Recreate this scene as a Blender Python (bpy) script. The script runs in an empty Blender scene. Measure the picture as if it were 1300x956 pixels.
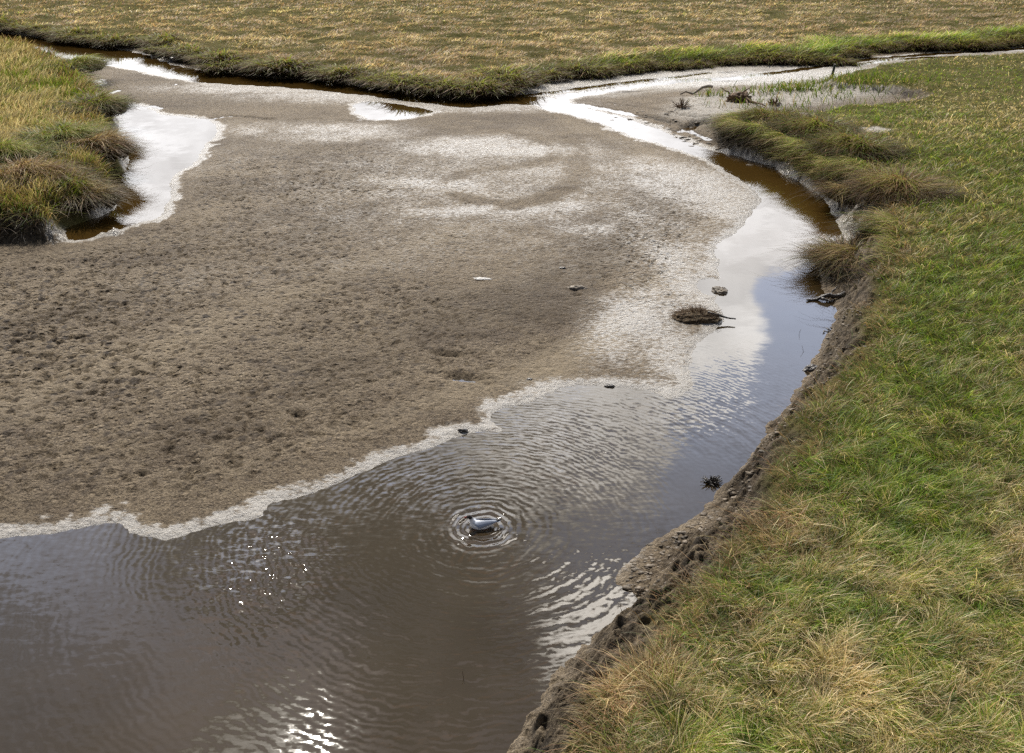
import bpy, bmesh, math, random
import numpy as np
from mathutils import Vector, Matrix, noise as mnoise

random.seed(7)
rng = np.random.default_rng(11)
R = math.radians
scene = bpy.context.scene
COL = scene.collection
f32 = np.float32

# ------------------------------------------------------------------ camera
H = 7.12
FPX = 1264.0            # focal length in photo pixels (photo 1300 x 956)
PITCH = R(25.3)
cam = bpy.data.cameras.new("camera")
camo = bpy.data.objects.new("camera", cam)
COL.objects.link(camo)
cam.sensor_width = 36.0
cam.lens = FPX / 1300.0 * 36.0
cam.clip_start = 0.1
cam.clip_end = 20000
camo.location = (0, 0, H)
camo.rotation_euler = (math.pi / 2 - PITCH, 0, 0)
scene.camera = camo

def G(px, py, z=0.0):
    """ground point (metres) seen at a traced photo position, on the level z"""
    a = (px - 650.0) / FPX
    b = -(py - 478.0) / FPX
    dy = math.cos(PITCH) + b * math.sin(PITCH)
    dz = -math.sin(PITCH) + b * math.cos(PITCH)
    t = (z - H) / dz
    return (a * t, dy * t)

def P(pts, z=0.0):
    return [G(x, y, z) for x, y in pts]

# ------------------------------------------------------------------ numpy noise
def _hash(ix, iy, seed):
    h = (ix.astype(np.int64) * 374761393 + iy.astype(np.int64) * 668265263 + seed * 974634777) & 0xFFFFFFFF
    h = ((h ^ (h >> 13)) * 1274126177) & 0xFFFFFFFF
    h = h ^ (h >> 16)
    return h

def perlin(x, y, seed=0):
    x0 = np.floor(x); y0 = np.floor(y)
    fx = (x - x0).astype(f32); fy = (y - y0).astype(f32)
    x0 = x0.astype(np.int64); y0 = y0.astype(np.int64)
    u = fx * fx * fx * (fx * (fx * 6 - 15) + 10)
    v = fy * fy * fy * (fy * (fy * 6 - 15) + 10)
    def g(ix, iy, dx, dy):
        a = (_hash(ix, iy, seed) & 1023).astype(f32) * f32(2 * math.pi / 1024)
        return np.cos(a) * dx + np.sin(a) * dy
    n00 = g(x0, y0, fx, fy); n10 = g(x0 + 1, y0, fx - 1, fy)
    n01 = g(x0, y0 + 1, fx, fy - 1); n11 = g(x0 + 1, y0 + 1, fx - 1, fy - 1)
    a = n00 + u * (n10 - n00); b = n01 + u * (n11 - n01)
    return (a + v * (b - a)) * 1.4

def fbm(x, y, sc, octv=4, seed=0, gain=0.5):
    s = np.zeros_like(x, dtype=f32); amp = 1.0; tot = 0
    for o in range(octv):
        s += amp * perlin(x / sc, y / sc, seed + o * 17); tot += amp
        amp *= gain; sc *= 0.49
    return s / tot

def worley(x, y, sc, seed=0):
    x = x / sc; y = y / sc
    x0 = np.floor(x).astype(np.int64); y0 = np.floor(y).astype(np.int64)
    best = np.full(x.shape, 9.0, f32)
    for dx in (-1, 0, 1):
        for dy in (-1, 0, 1):
            cx = x0 + dx; cy = y0 + dy
            h = _hash(cx, cy, seed)
            jx = (h & 255) / 255.0; jy = ((h >> 8) & 255) / 255.0
            d = ((cx + jx - x) ** 2 + (cy + jy - y) ** 2).astype(f32)
            best = np.minimum(best, d)
    return np.sqrt(best)

def sstep(a, b, x):
    t = np.clip((x - a) / (b - a), 0, 1)
    return t * t * (3 - 2 * t)

def polydist(X, Y, pts, closed=True, width=None):
    """distance to a polygon, negative inside (or to an open line)"""
    n = len(pts)
    best = np.full(X.shape, 1e12, f32)
    inside = np.zeros(X.shape, bool)
    for i in range(n if closed else n - 1):
        ax, ay = pts[i]; bx, by = pts[(i + 1) % n]
        ex, ey = bx - ax, by - ay
        L2 = ex * ex + ey * ey + 1e-12
        t = np.clip(((X - ax) * ex + (Y - ay) * ey) / L2, 0, 1)
        d = (X - ax - t * ex) ** 2 + (Y - ay - t * ey) ** 2
        best = np.minimum(best, d)
        if closed and ay != by:
            c = ((ay > Y) != (by > Y)) & (X < ex * (Y - ay) / ey + ax)
            inside ^= c
    d = np.sqrt(best)
    return np.where(inside, -d, d) if closed else d

def dens(pts, k=3):
    """Catmull-Rom smoothing of a closed trace"""
    out = []
    n = len(pts)
    for i in range(n):
        p0, p1, p2, p3 = pts[i - 1], pts[i], pts[(i + 1) % n], pts[(i + 2) % n]
        for j in range(k):
            t = j / k
            out.append(tuple(0.5 * ((2 * p1[c]) + (-p0[c] + p2[c]) * t + (2 * p0[c] - 5 * p1[c] + 4 * p2[c] - p3[c]) * t * t
                       + (-p0[c] + 3 * p1[c] - 3 * p2[c] + p3[c]) * t ** 3) for c in (0, 1)))
    return out

# ------------------------------------------------------------------ traced outlines
MAIN = [(-700,720),(-300,700),(0,684),(60,678),(105,670),(150,665),(165,676),(190,684),(215,688),(250,676),(290,664),(330,656),
 (345,640),(375,632),(420,617),(460,600),(500,582),(530,573),(545,570),(575,556),(610,547),(640,547),(628,536),(625,525),(650,515),
 (680,508),(710,493),(750,489),(790,492),(830,497),(850,507),(868,500),(878,488),(876,470),(880,445),(890,432),(905,422),(918,406),
 (912,390),(908,384),(912,378),(913,362),(912,345),(912,330),(908,318),(915,308),(935,295),(945,280),(955,268),(968,252),(950,238),
 (935,225),(915,212),(890,200),(855,188),(820,178),(790,168),(760,155),(730,147),(700,140),(680,134),(660,127),(712,126),(730,134),
 (760,142),(800,152),(835,164),(862,176),(890,187),(925,196),(960,204),(985,211),(1010,224),(1035,240),(1055,262),(1067,285),
 (1062,303),(1045,320),(1040,345),(1045,368),(1063,385),(1068,405),(1060,425),(1045,450),(1035,475),(1020,495),(1005,520),(985,550),
 (965,580),(945,605),(920,625),(890,650),(850,675),(815,700),(785,722),(784,742),(808,755),(828,758),(800,785),(770,810),(740,835),
 (710,860),(690,890),(665,930),(640,1000),(600,1150),(-200,1250),(-900,1100)]
FARCH = [(-160,20),(-60,33),(0,40),(70,51),(140,61),(190,71),(215,82),(255,90),(330,98),(400,102),(500,114),(580,124),(640,122),(690,123),
 (714,127),(690,135),(660,132),(640,132),(594,137),(540,131),(470,122),(420,116),(350,110),(255,105),(213,98),(180,90),(150,85),(100,79),
 (70,70),(40,60),(0,49),(-60,42),(-160,28)]
POOL = [(133,131),(150,130),(175,134),(205,145),(240,149),(262,153),(277,162),(275,172),(262,182),(254,195),(243,210),(225,220),(215,230),
 (218,245),(212,258),(207,268),(200,275),(190,280),(160,289),(140,296),(110,304),(78,305),(70,292),(100,280),(130,272),(145,262),(140,248),
 (138,238),(130,226),(145,220),(158,208),(158,198),(150,188),(140,178),(140,168),(145,160),(145,150),(136,140)]
POOL2 = [(452,133),(470,129),(510,133),(545,140),(550,143),(520,150),(490,152),(465,150),(453,143)]
POOL3 = [(108,104),(125,102),(132,107),(122,113),(110,112)]
INLET = [(888,358),(900,354),(912,356),(914,372),(905,376),(892,372)]
BROOK = [(700,122),(760,113),(850,102),(930,98),(1016,87),(1092,75),(1179,68),(1310,60),(1500,48),(1500,50),(1310,62.5),(1179,70),(1092,78),
 (1016,90),(940,101),(860,105),(790,114),(740,122),(714,127)]
BROOK2 = [(642,122),(700,116),(746,110),(800,103),(850,98),(850,99.5),(800,105),(746,112.5),(700,119)]

GR = [(725,1000),(728,920),(745,876),(785,846),(812,800),(835,770),(855,748),(880,724),(905,700),(936,674),(964,622),(988,580),(992,545),
 (1008,515),(1044,484),(1068,446),(1089,401),(1099,366),(1108,335),(1112,300),(1110,272),(1100,245),(1078,222),(1045,215),(1005,192),
 (965,172),(935,160),(940,145),(960,140),(1000,138),(1040,135),(1070,129),(1100,126),(1134,122),(1160,118),(1180,112),(1150,105),
 (1075,101),(1052,98),(1064,92),(1099,80),(1140,73),(1179,69),(1240,65),(1310,60),(1500,50),(2600,50),(2600,1500),(760,1500)]
GL = [(-900,30),(-300,40),(0,55),(45,62),(69,74),(98,92),(106,103),(112,112),(130,128),(148,148),(150,160),(128,166),(140,178),(155,192),
 (160,206),(142,222),(110,226),(92,226),(105,240),(125,252),(130,266),(114,268),(88,264),(76,272),(60,277),(20,276),(0,275),(-300,278),(-900,308)]
GF = [(-900,2),(-300,12),(-60,27),(0,37),(60,46),(110,54),(150,58),(178,60),(198,56),(203,67),(230,74),(255,81),(300,90),(350,94),(400,96),(450,104),
 (520,115),(560,120),(600,122),(632,120),(642,106),(680,103),(720,95),(780,90),(850,84),(900,80),(960,76),(1040,79),(1068,77),(1078,66),
 (1100,64),(1150,60),(1180,62),(1260,58),(1290,52),(1340,48),(1500,40),(2600,10)]
# sandy gaps inside the meadow
GAP1 = [(1090,160),(1112,158),(1130,162),(1122,168),(1098,168)]
GAP2 = [(1000,139),(1020,136),(1030,140),(1015,145)]
SAND = [(860,118),(960,108),(1060,100),(1130,104),(1174,109),(1160,113),(1100,119),(1040,128),(970,137),(930,150),(880,148),(840,140)]

wMAIN = dens(P(MAIN)); wFARCH = P(FARCH); wPOOL = dens(P(POOL), 2); wPOOL2 = dens(P(POOL2), 2); wPOOL3 = P(POOL3); wINLET = dens(P(INLET), 2)
wBROOK = P(BROOK); wBROOK2 = P(BROOK2)
wGR = dens(P(GR[:-3], 0.6), 2)[:-2] + P(GR[-3:], 0.6); wGL = P(GL, 0.55)
far_edge = P(GF, 0.15)
wGF = [(-2500, 40)] + [(-120, 92)] + far_edge + [(260, 75), (2500, 60), (6000, 9000), (-6000, 9000)]
wSAND = P(SAND, 0.35)
wGAP1 = P(GAP1, 0.7); wGAP2 = P(GAP2, 0.7)
gull_xy = G(612, 669)

# ------------------------------------------------------------------ terrain grid
NC, NR = 1120, 1020
u = np.linspace(-0.95, 0.95, NC)
tt = np.linspace(4.2 ** -0.5, 135 ** -0.5, NR)
yr = tt ** -2.0
yfar = np.geomspace(140, 6000, 60)
yr = np.concatenate([yr, yfar])
NR = len(yr)
Yg, Ug = np.meshgrid(yr, u, indexing="ij")
Xg = Ug * (Yg + 4.0)
Xg = Xg.astype(f32); Yg = Yg.astype(f32)

def fields(X, Y):
    """every shape-defining field of the place at the points X, Y"""
    w1 = fbm(X, Y, 0.9, 4, 3) ; w2 = fbm(X, Y, 0.9, 4, 51)
    amp = np.clip(Y / 45, 0.25, 1.2) * 0.30
    X2 = X + w1 * amp; Y2 = Y + w2 * amp
    water = polydist(X2, Y2, wMAIN)
    for pl in (wFARCH, wPOOL, wPOOL2, wPOOL3, wINLET, wBROOK, wBROOK2):
        water = np.minimum(water, polydist(X2, Y2, pl))
    w3 = fbm(X, Y, 2.2, 4, 91)
    X3 = X + w1 * 0.35 + w3 * 0.3; Y3 = Y + w2 * 0.35
    gr = -polydist(X3, Y3, wGR); gl = -polydist(X3, Y3, wGL); gf = -polydist(X3 + w3 * 0.5, Y3 + w1 * 0.5, wGF)
    gap = np.minimum(polydist(X2, Y2, wGAP1), polydist(X2, Y2, wGAP2))
    sand = -polydist(X2, Y2, wSAND)
    return water, gr, gl, gf, gap, sand

def hmax(a, b, k):
    h = np.clip(0.5 + 0.5 * (a - b) / k, 0, 1)
    return b + (a - b) * h + k * h * (1 - h)

water, gr, gl, gf, gap, sand = fields(Xg, Yg)

def seg(ptspx, z=0.1):
    return P(ptspx, z)

wav = fbm(Xg, Yg, 4.0, 4, 7)
mid = fbm(Xg, Yg, 0.7, 4, 23)
fin = fbm(Xg, Yg, 0.16, 3, 29)

pos = water > 0
lf = 1 - 0.72 * sstep(26, 44, Yg)
hm = np.where(pos,
    0.035 * lf * (1 - np.exp(-np.abs(water) / 0.12)) + 0.20 * lf * (1 - np.exp(-np.abs(water) / 5.0)),
    -0.42 * (1 - np.exp(-np.abs(water) / 1.3)))
relief = sstep(0.0, 1.2, water)
hm = hm + 0.014 * fbm(Xg, Yg, 0.13, 2, 141) * sstep(.45, .1, np.abs(water)) * lf
hm = hm + relief * lf * (0.05 * wav + 0.030 * mid) + 0.008 * mid + 0.006 * fin * sstep(-0.3, 0.1, water)

# trampled dimples
cellx, celly = Xg + 0.14 * fin + .1 * mid, Yg + 0.10 * mid + .08 * fin
wo = worley(cellx, celly * 0.8, 0.17, 5)
pit_mask = np.clip(0.35 + 1.1 * fbm(Xg, Yg, 3.5, 3, 77), 0, 1)
cx, cy = G(150, 400); pit_zone = np.exp(-(((Xg - cx) / 7.5) ** 2 + ((Yg - cy) / 9.0) ** 2))
cx, cy = G(350, 235); pit_zone = np.maximum(pit_zone, np.exp(-(((Xg - cx) / 6.5) ** 2 + ((Yg - cy) / 7.0) ** 2)))
cx, cy = G(840, 320); pit_zone = np.maximum(pit_zone, 0.9 * np.exp(-(((Xg - cx) / 2.2) ** 2 + ((Yg - cy) / 5.0) ** 2)))
cx, cy = G(250, 118); pit_zone = np.maximum(pit_zone, 0.8 * np.exp(-(((Xg - cx) / 5) ** 2 + ((Yg - cy) / 4.0) ** 2)))
pitm = lf * relief * np.clip(0.07 + pit_zone, 0, 1) * np.clip(0.35 + pit_mask, 0, 1)
wob = worley(Xg + 0.12 * fin, Yg + .05 * mid, 0.085, 25)
pitv = np.maximum(sstep(0.46, 0.10, wo) * sstep(-.35, .25, fbm(Xg, Yg, .35, 3, 97)), 0.55 * sstep(.42, .08, wob) * sstep(-.1, .4, fbm(Xg, Yg, .5, 3, 98)))
hm = hm - (0.050 + 0.05 * pit_zone) * pitm * pitv + 0.014 * relief * fbm(Xg, Yg, 0.28, 4, 111)
wo2 = worley(Xg + 0.2 * mid, Yg, 0.42, 15)
sel = sstep(0.25, 0.6, fbm(Xg, Yg, 0.8, 2, 87))
hm = hm - 0.05 * relief * sstep(0.30, 0.05, wo2) * sel

# small hand-placed hollows and steps on the flat
def blob(px, py, rx, ry, rot=0.0, z=0.15):
    x0, y0 = G(px, py, z)
    c, s = math.cos(rot), math.sin(rot)
    a = (Xg - x0) * c + (Yg - y0) * s; b = -(Xg - x0) * s + (Yg - y0) * c
    return np.exp(-((a / rx) ** 2 + (b / ry) ** 2))
for (px, py, rx, ry, ro, dep) in [(568, 445, .36, .10, -.2, .11), (590, 473, .34, .11, -.25, .12), (380, 522, .10, .07, 0, .10), (620, 480, .15, .06, -.2, .05),
        (178, 596, .08, .05, 0, .06), (410, 345, .12, .1, 0, .06), (388, 360, .14, .07, 0.2, .05), (565, 600 - 70, .1, .05, 0, .04)]:
    hm -= dep * blob(px, py, rx, ry, ro)

dark = np.zeros_like(hm)
def crack(pts, wd, dep, dk=1.0, z=0.12):
    global hm, dark
    d = polydist(Xg + 0.10 * mid, Yg + 0.2 * mid, seg(pts, z), closed=False)
    m = sstep(wd, wd * 0.3, d) * np.clip(0.9 + 1.2 * mid, 0.2, 1)
    hm -= dep * m
    dark = np.maximum(dark, dk * m)
crack([(128,118),(140,115),(148,112)], .14, .10)
crack([(180,134),(192,131),(203,134)], .14, .08)
crack([(236,147),(262,148),(290,144),(322,146),(345,149)], .13, .08)
crack([(368,150),(400,148),(440,150),(470,147)], .08, .05, .6)
crack([(868,158),(885,152),(905,151),(928,156)], .30, .22, 1.0, .25)
crack([(850,142),(880,148),(905,150)], .15, .1, .7, .2)
crack([(660,121),(700,118),(746,111),(790,106),(850,99),(900,92)], .22, .12, 1.0, .02)
crack([(716,132),(760,141),(800,152),(840,166),(870,180)], .30, .03, .6, .08)
crack([(735,128),(780,136),(830,147),(870,158),(900,172)], .26, .08, .8, .15)
crack([(770,124),(820,131),(850,140)], .1, .05, .5, .2)
crack([(1085,80),(1130,73),(1180,70),(1250,68)], .35, .05, .8, .12)

# banks
w_r = fbm(Xg, Yg, 1.6, 3, 61)
bR = sstep(-0.80, 0.45, gr + 0.30 * w_r + .12 * mid); bL = sstep(-0.55, 0.45, gl + 0.25 * w_r); bF = sstep(-0.1, 1.2, gf + 0.3 * w_r)
gate = sstep(-0.35, 0.45, water)
top_n = 0.10 * wav + 0.06 * mid
lowfar = sstep(28, 40, Yg)
# the meadow dips to a low rim beside the sandy bar
hR = 0.78 - 0.35 * lowfar + top_n; hL = 0.75 + top_n
humm = fbm(Xg, Yg * 1.3, 1.8, 4, 5)
hF = 0.46 + 0.26 * humm + 0.05 * wav + 0.10 * fbm(Xg, Yg, 12, 2, 44) + 0.0 * Xg
damp = sstep(600, 140, Yg)
hF = 0.6 + (hF - 0.6) * damp
h = hm
sandb = sstep(-1.5, 1.2, sand)
h = h + sandb * gate * (0.20 + 0.06 * mid)
h = h * (1 - bR * gate) + hR * bR * gate
h = h * (1 - bL * gate) + hL * bL * gate
h = h * (1 - bF * sstep(-0.5, 0.25, water)) + hF * bF * sstep(-0.5, 0.25, water)
bank = np.maximum(np.maximum(bR, bL), bF) * gate
slope_zone = bank * (1 - bank) * 4
crumb = np.abs(fbm(Xg, Yg, 0.42, 5, 33, .6)) * 2 - .35
lump_ = sstep(.65, .15, worley(Xg + .08 * mid, Yg + .08 * fin, .20, 71)) * sstep(-.2, .3, fbm(Xg, Yg, .6, 2, 72))
h = h + np.sqrt(slope_zone) * (0.16 * crumb + 0.11 * lump_ + 0.06 * fin + 0.05 * mid)
slope_zone *= sstep(-0.05, 0.1, h)

veg = np.maximum(np.maximum(sstep(0.0, 0.35, gr), sstep(0.0, 0.3, gl)), sstep(0.3, 0.8, gf))
veg *= sstep(-0.1, 0.3, gap)

# wet mud: smoother, with its sky sheen also painted into the colour
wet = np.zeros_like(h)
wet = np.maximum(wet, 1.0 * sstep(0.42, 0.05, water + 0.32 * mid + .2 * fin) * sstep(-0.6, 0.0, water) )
def wet_sheenb(px, py, rx, ry, rot, k):
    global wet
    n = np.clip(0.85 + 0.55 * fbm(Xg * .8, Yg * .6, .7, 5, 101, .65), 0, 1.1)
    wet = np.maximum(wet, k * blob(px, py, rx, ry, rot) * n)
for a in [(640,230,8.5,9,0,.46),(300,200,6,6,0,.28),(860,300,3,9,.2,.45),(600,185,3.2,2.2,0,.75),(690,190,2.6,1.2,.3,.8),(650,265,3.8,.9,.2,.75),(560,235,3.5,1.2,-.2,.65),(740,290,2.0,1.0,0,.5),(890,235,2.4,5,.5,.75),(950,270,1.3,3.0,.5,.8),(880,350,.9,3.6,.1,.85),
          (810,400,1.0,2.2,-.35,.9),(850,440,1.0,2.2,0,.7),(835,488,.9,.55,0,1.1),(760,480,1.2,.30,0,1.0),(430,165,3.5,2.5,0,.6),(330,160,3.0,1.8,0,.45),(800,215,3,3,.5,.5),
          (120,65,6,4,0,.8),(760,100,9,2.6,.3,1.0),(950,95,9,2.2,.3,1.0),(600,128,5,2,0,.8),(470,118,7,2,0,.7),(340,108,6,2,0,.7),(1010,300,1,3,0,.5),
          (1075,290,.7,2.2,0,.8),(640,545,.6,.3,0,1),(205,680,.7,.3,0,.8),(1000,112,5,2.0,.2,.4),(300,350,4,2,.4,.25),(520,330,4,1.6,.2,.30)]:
    wet_sheenb(*a)
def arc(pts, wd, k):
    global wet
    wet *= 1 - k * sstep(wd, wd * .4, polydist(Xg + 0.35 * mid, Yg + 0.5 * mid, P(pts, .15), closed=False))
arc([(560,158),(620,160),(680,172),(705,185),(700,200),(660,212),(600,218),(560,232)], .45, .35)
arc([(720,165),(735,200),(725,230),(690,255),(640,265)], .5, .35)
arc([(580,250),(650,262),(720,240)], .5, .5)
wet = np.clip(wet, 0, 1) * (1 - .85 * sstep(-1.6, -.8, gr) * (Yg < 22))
pale = np.clip(sstep(-0.8, 0.8, sand) + 0.0, 0, 1)
pale = np.maximum(pale, sstep(0.25, -0.1, gap))
side_ = -polydist(Xg + 0.3 * mid, Yg + 0.5 * mid, P([(650,125),(700,104),(850,88),(960,80),(1060,80),(1180,66),(1300,58),(1300,66),(1179,73),(1080,88),(1010,101),(900,111),(780,124)], .05))
lay = fbm(Xg * .35 + Yg * .1, Yg * 1.6 - Xg * .45, 1.3, 4, 151)
pale = np.maximum(pale, sstep(-.5, .8, side_) * np.clip(.78 + 1.2 * lay, .15, 1))
dark = np.maximum(dark, sstep(-.2, .6, side_) * sstep(-.22, -.42, lay) * .8)
def strip(pts, wd, z=0.05):
    d = polydist(Xg + 0.3 * mid, Yg + 0.5 * mid, seg(pts, z), closed=False)
    return sstep(wd, wd * 0.3, d)
pale = np.maximum(pale, 0.9 * strip([(650,113),(700,110),(760,104),(830,96),(880,90),(930,87),(1000,84)], 1.3))
pale = np.maximum(pale, 0.8 * strip([(730,122),(800,112),(860,107),(930,102),(1000,93),(1060,84),(1100,78),(1180,71),(1300,64)], 0.9))
pale = np.maximum(pale, 0.5 * strip([(60,60),(110,68),(170,84),(260,103),(350,110),(440,118)], 1.1))
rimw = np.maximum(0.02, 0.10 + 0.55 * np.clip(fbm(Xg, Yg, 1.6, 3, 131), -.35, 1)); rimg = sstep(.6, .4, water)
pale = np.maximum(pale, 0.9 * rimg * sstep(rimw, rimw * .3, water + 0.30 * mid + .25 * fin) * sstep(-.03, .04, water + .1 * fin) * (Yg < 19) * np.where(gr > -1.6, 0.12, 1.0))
dark = np.clip(dark, 0, 1)
tone = np.zeros_like(h)
def tstrip(pts, wd, k):
    global tone
    d = polydist(Xg + 0.9 * wav + .3 * mid, Yg + 1.2 * wav + .4 * mid, seg(pts, .15), closed=False)
    tone = tone + k * np.exp(-(d / wd) ** 2)
for a in [([(-100,560),(100,480),(300,400),(480,330),(600,290)], .8, .55), ([(0,420),(150,380),(330,320),(480,260)], .5, -.5), ([(60,600),(300,520),(480,450),(640,390),(700,340)], .9, -.45),
          ([(200,640),(400,560),(560,500),(700,450),(780,400)], .5, .5), ([(690,400),(740,340),(790,300),(830,250),(840,220)], .9, -.8), ([(700,470),(780,420),(850,350),(890,290),(920,250)], .45, .6),
          ([(380,152),(500,150),(600,156),(680,170),(706,188),(690,204),(600,222),(480,250)], .35, -.22), ([(430,172),(560,176),(640,190)], .5, .5), ([(250,215),(400,215),(520,230),(640,250)], .5, .35),
          ([(0,650),(120,630),(300,610),(420,570)], .35, -.5), ([(130,180+150),(300,290),(400,250)], .6, -.35), ([(0,330),(100,315),(220,300),(300,240)], .7, .3), ([(720,150),(800,180),(880,215),(920,250)], .7, .5)]:
    tstrip(*a)
tone = np.clip(tone + 0.45 * wav, -1, 1)
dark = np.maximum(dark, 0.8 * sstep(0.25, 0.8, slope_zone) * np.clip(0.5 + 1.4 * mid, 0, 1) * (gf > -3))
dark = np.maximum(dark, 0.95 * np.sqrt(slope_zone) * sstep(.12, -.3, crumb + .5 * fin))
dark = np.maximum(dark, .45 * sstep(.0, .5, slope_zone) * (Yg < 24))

def grid_mesh(name, X, Y, Z, attrs, mat):
    nr, nc = X.shape
    me = bpy.data.meshes.new(name)
    nv = nr * nc
    me.vertices.add(nv)
    co = np.empty((nv, 3), f32)
    co[:, 0] = X.ravel(); co[:, 1] = Y.ravel(); co[:, 2] = Z.ravel()
    me.vertices.foreach_set("co", co.ravel())
    idx = np.arange(nv, dtype=np.int32).reshape(nr, nc)
    q = np.stack([idx[:-1, :-1], idx[:-1, 1:], idx[1:, 1:], idx[1:, :-1]], -1).reshape(-1, 4)
    nf = len(q)
    me.loops.add(nf * 4); me.loops.foreach_set("vertex_index", q.ravel())
    me.polygons.add(nf)
    me.polygons.foreach_set("loop_start", np.arange(0, nf * 4, 4, dtype=np.int32))
    me.polygons.foreach_set("use_smooth", np.ones(nf, bool))
    me.update()
    for k, v in attrs.items():
        a = me.attributes.new(k, 'FLOAT', 'POINT')
        a.data.foreach_set("value", v.astype(f32).ravel())
    me.materials.append(mat)
    o = bpy.data.objects.new(name, me)
    COL.objects.link(o)
    return o

# ------------------------------------------------------------------ materials
def newmat(name):
    m = bpy.data.materials.new(name); m.use_nodes = True
    m.node_tree.nodes.clear()
    return m, m.node_tree.nodes, m.node_tree.links

class NT:
    def __init__(s, tree): s.t = tree; s.n = tree.nodes; s.l = tree.links
    def new(s, ty, **kw):
        nd = s.n.new(ty)
        for k, v in kw.items(): setattr(nd, k, v)
        return nd
    def inp(s, nd, key, v):
        sock = nd.inputs[key]
        if isinstance(v, bpy.types.NodeSocket): s.l.new(v, sock)
        elif v is not None: sock.default_value = v
    def math(s, op, a, b=None, c=None, clamp=False):
        nd = s.new('ShaderNodeMath', operation=op); nd.use_clamp = clamp
        s.inp(nd, 0, a)
        if b is not None: s.inp(nd, 1, b)
        if c is not None: s.inp(nd, 2, c)
        return nd.outputs[0]
    def vmath(s, op, a, b=None, sc=None):
        nd = s.new('ShaderNodeVectorMath', operation=op)
        s.inp(nd, 0, a)
        if b is not None: s.inp(nd, 1, b)
        if sc is not None: s.inp(nd, 'Scale', sc)
        return nd.outputs['Value'] if op in ('LENGTH', 'DOT_PRODUCT') else nd.outputs['Vector']
    def attr(s, name, out='Fac'):
        return s.new('ShaderNodeAttribute', attribute_name=name).outputs[out]
    def noise(s, vec, sc, det=4, rough=0.55, out='Fac', dist=0.0):
        nd = s.new('ShaderNodeTexNoise'); s.inp(nd, 'Vector', vec); s.inp(nd, 'Scale', sc); s.inp(nd, 'Detail', det)
        s.inp(nd, 'Roughness', rough); s.inp(nd, 'Distortion', dist)
        return nd.outputs[out]
    def ramp(s, fac, stops):
        nd = s.new('ShaderNodeValToRGB'); s.inp(nd, 0, fac)
        el = nd.color_ramp.elements
        while len(el) < len(stops): el.new(0.5)
        for e, (p, c) in zip(el, stops):
            e.position = p; e.color = (*c, 1) if len(c) == 3 else c
        return nd.outputs[0]
    def mr(s, v, a, b, c=0.0, d=1.0, smooth=True):
        nd = s.new('ShaderNodeMapRange', interpolation_type='SMOOTHSTEP' if smooth else 'LINEAR')
        s.inp(nd, 0, v); s.inp(nd, 1, a); s.inp(nd, 2, b); s.inp(nd, 3, c); s.inp(nd, 4, d)
        return nd.outputs[0]
    def mix(s, fac, a, b, bt='MIX'):
        nd = s.new('ShaderNodeMix', data_type='RGBA', blend_type=bt)
        s.inp(nd, 0, fac); s.inp(nd, 6, a); s.inp(nd, 7, b)
        return nd.outputs[2]

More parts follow.
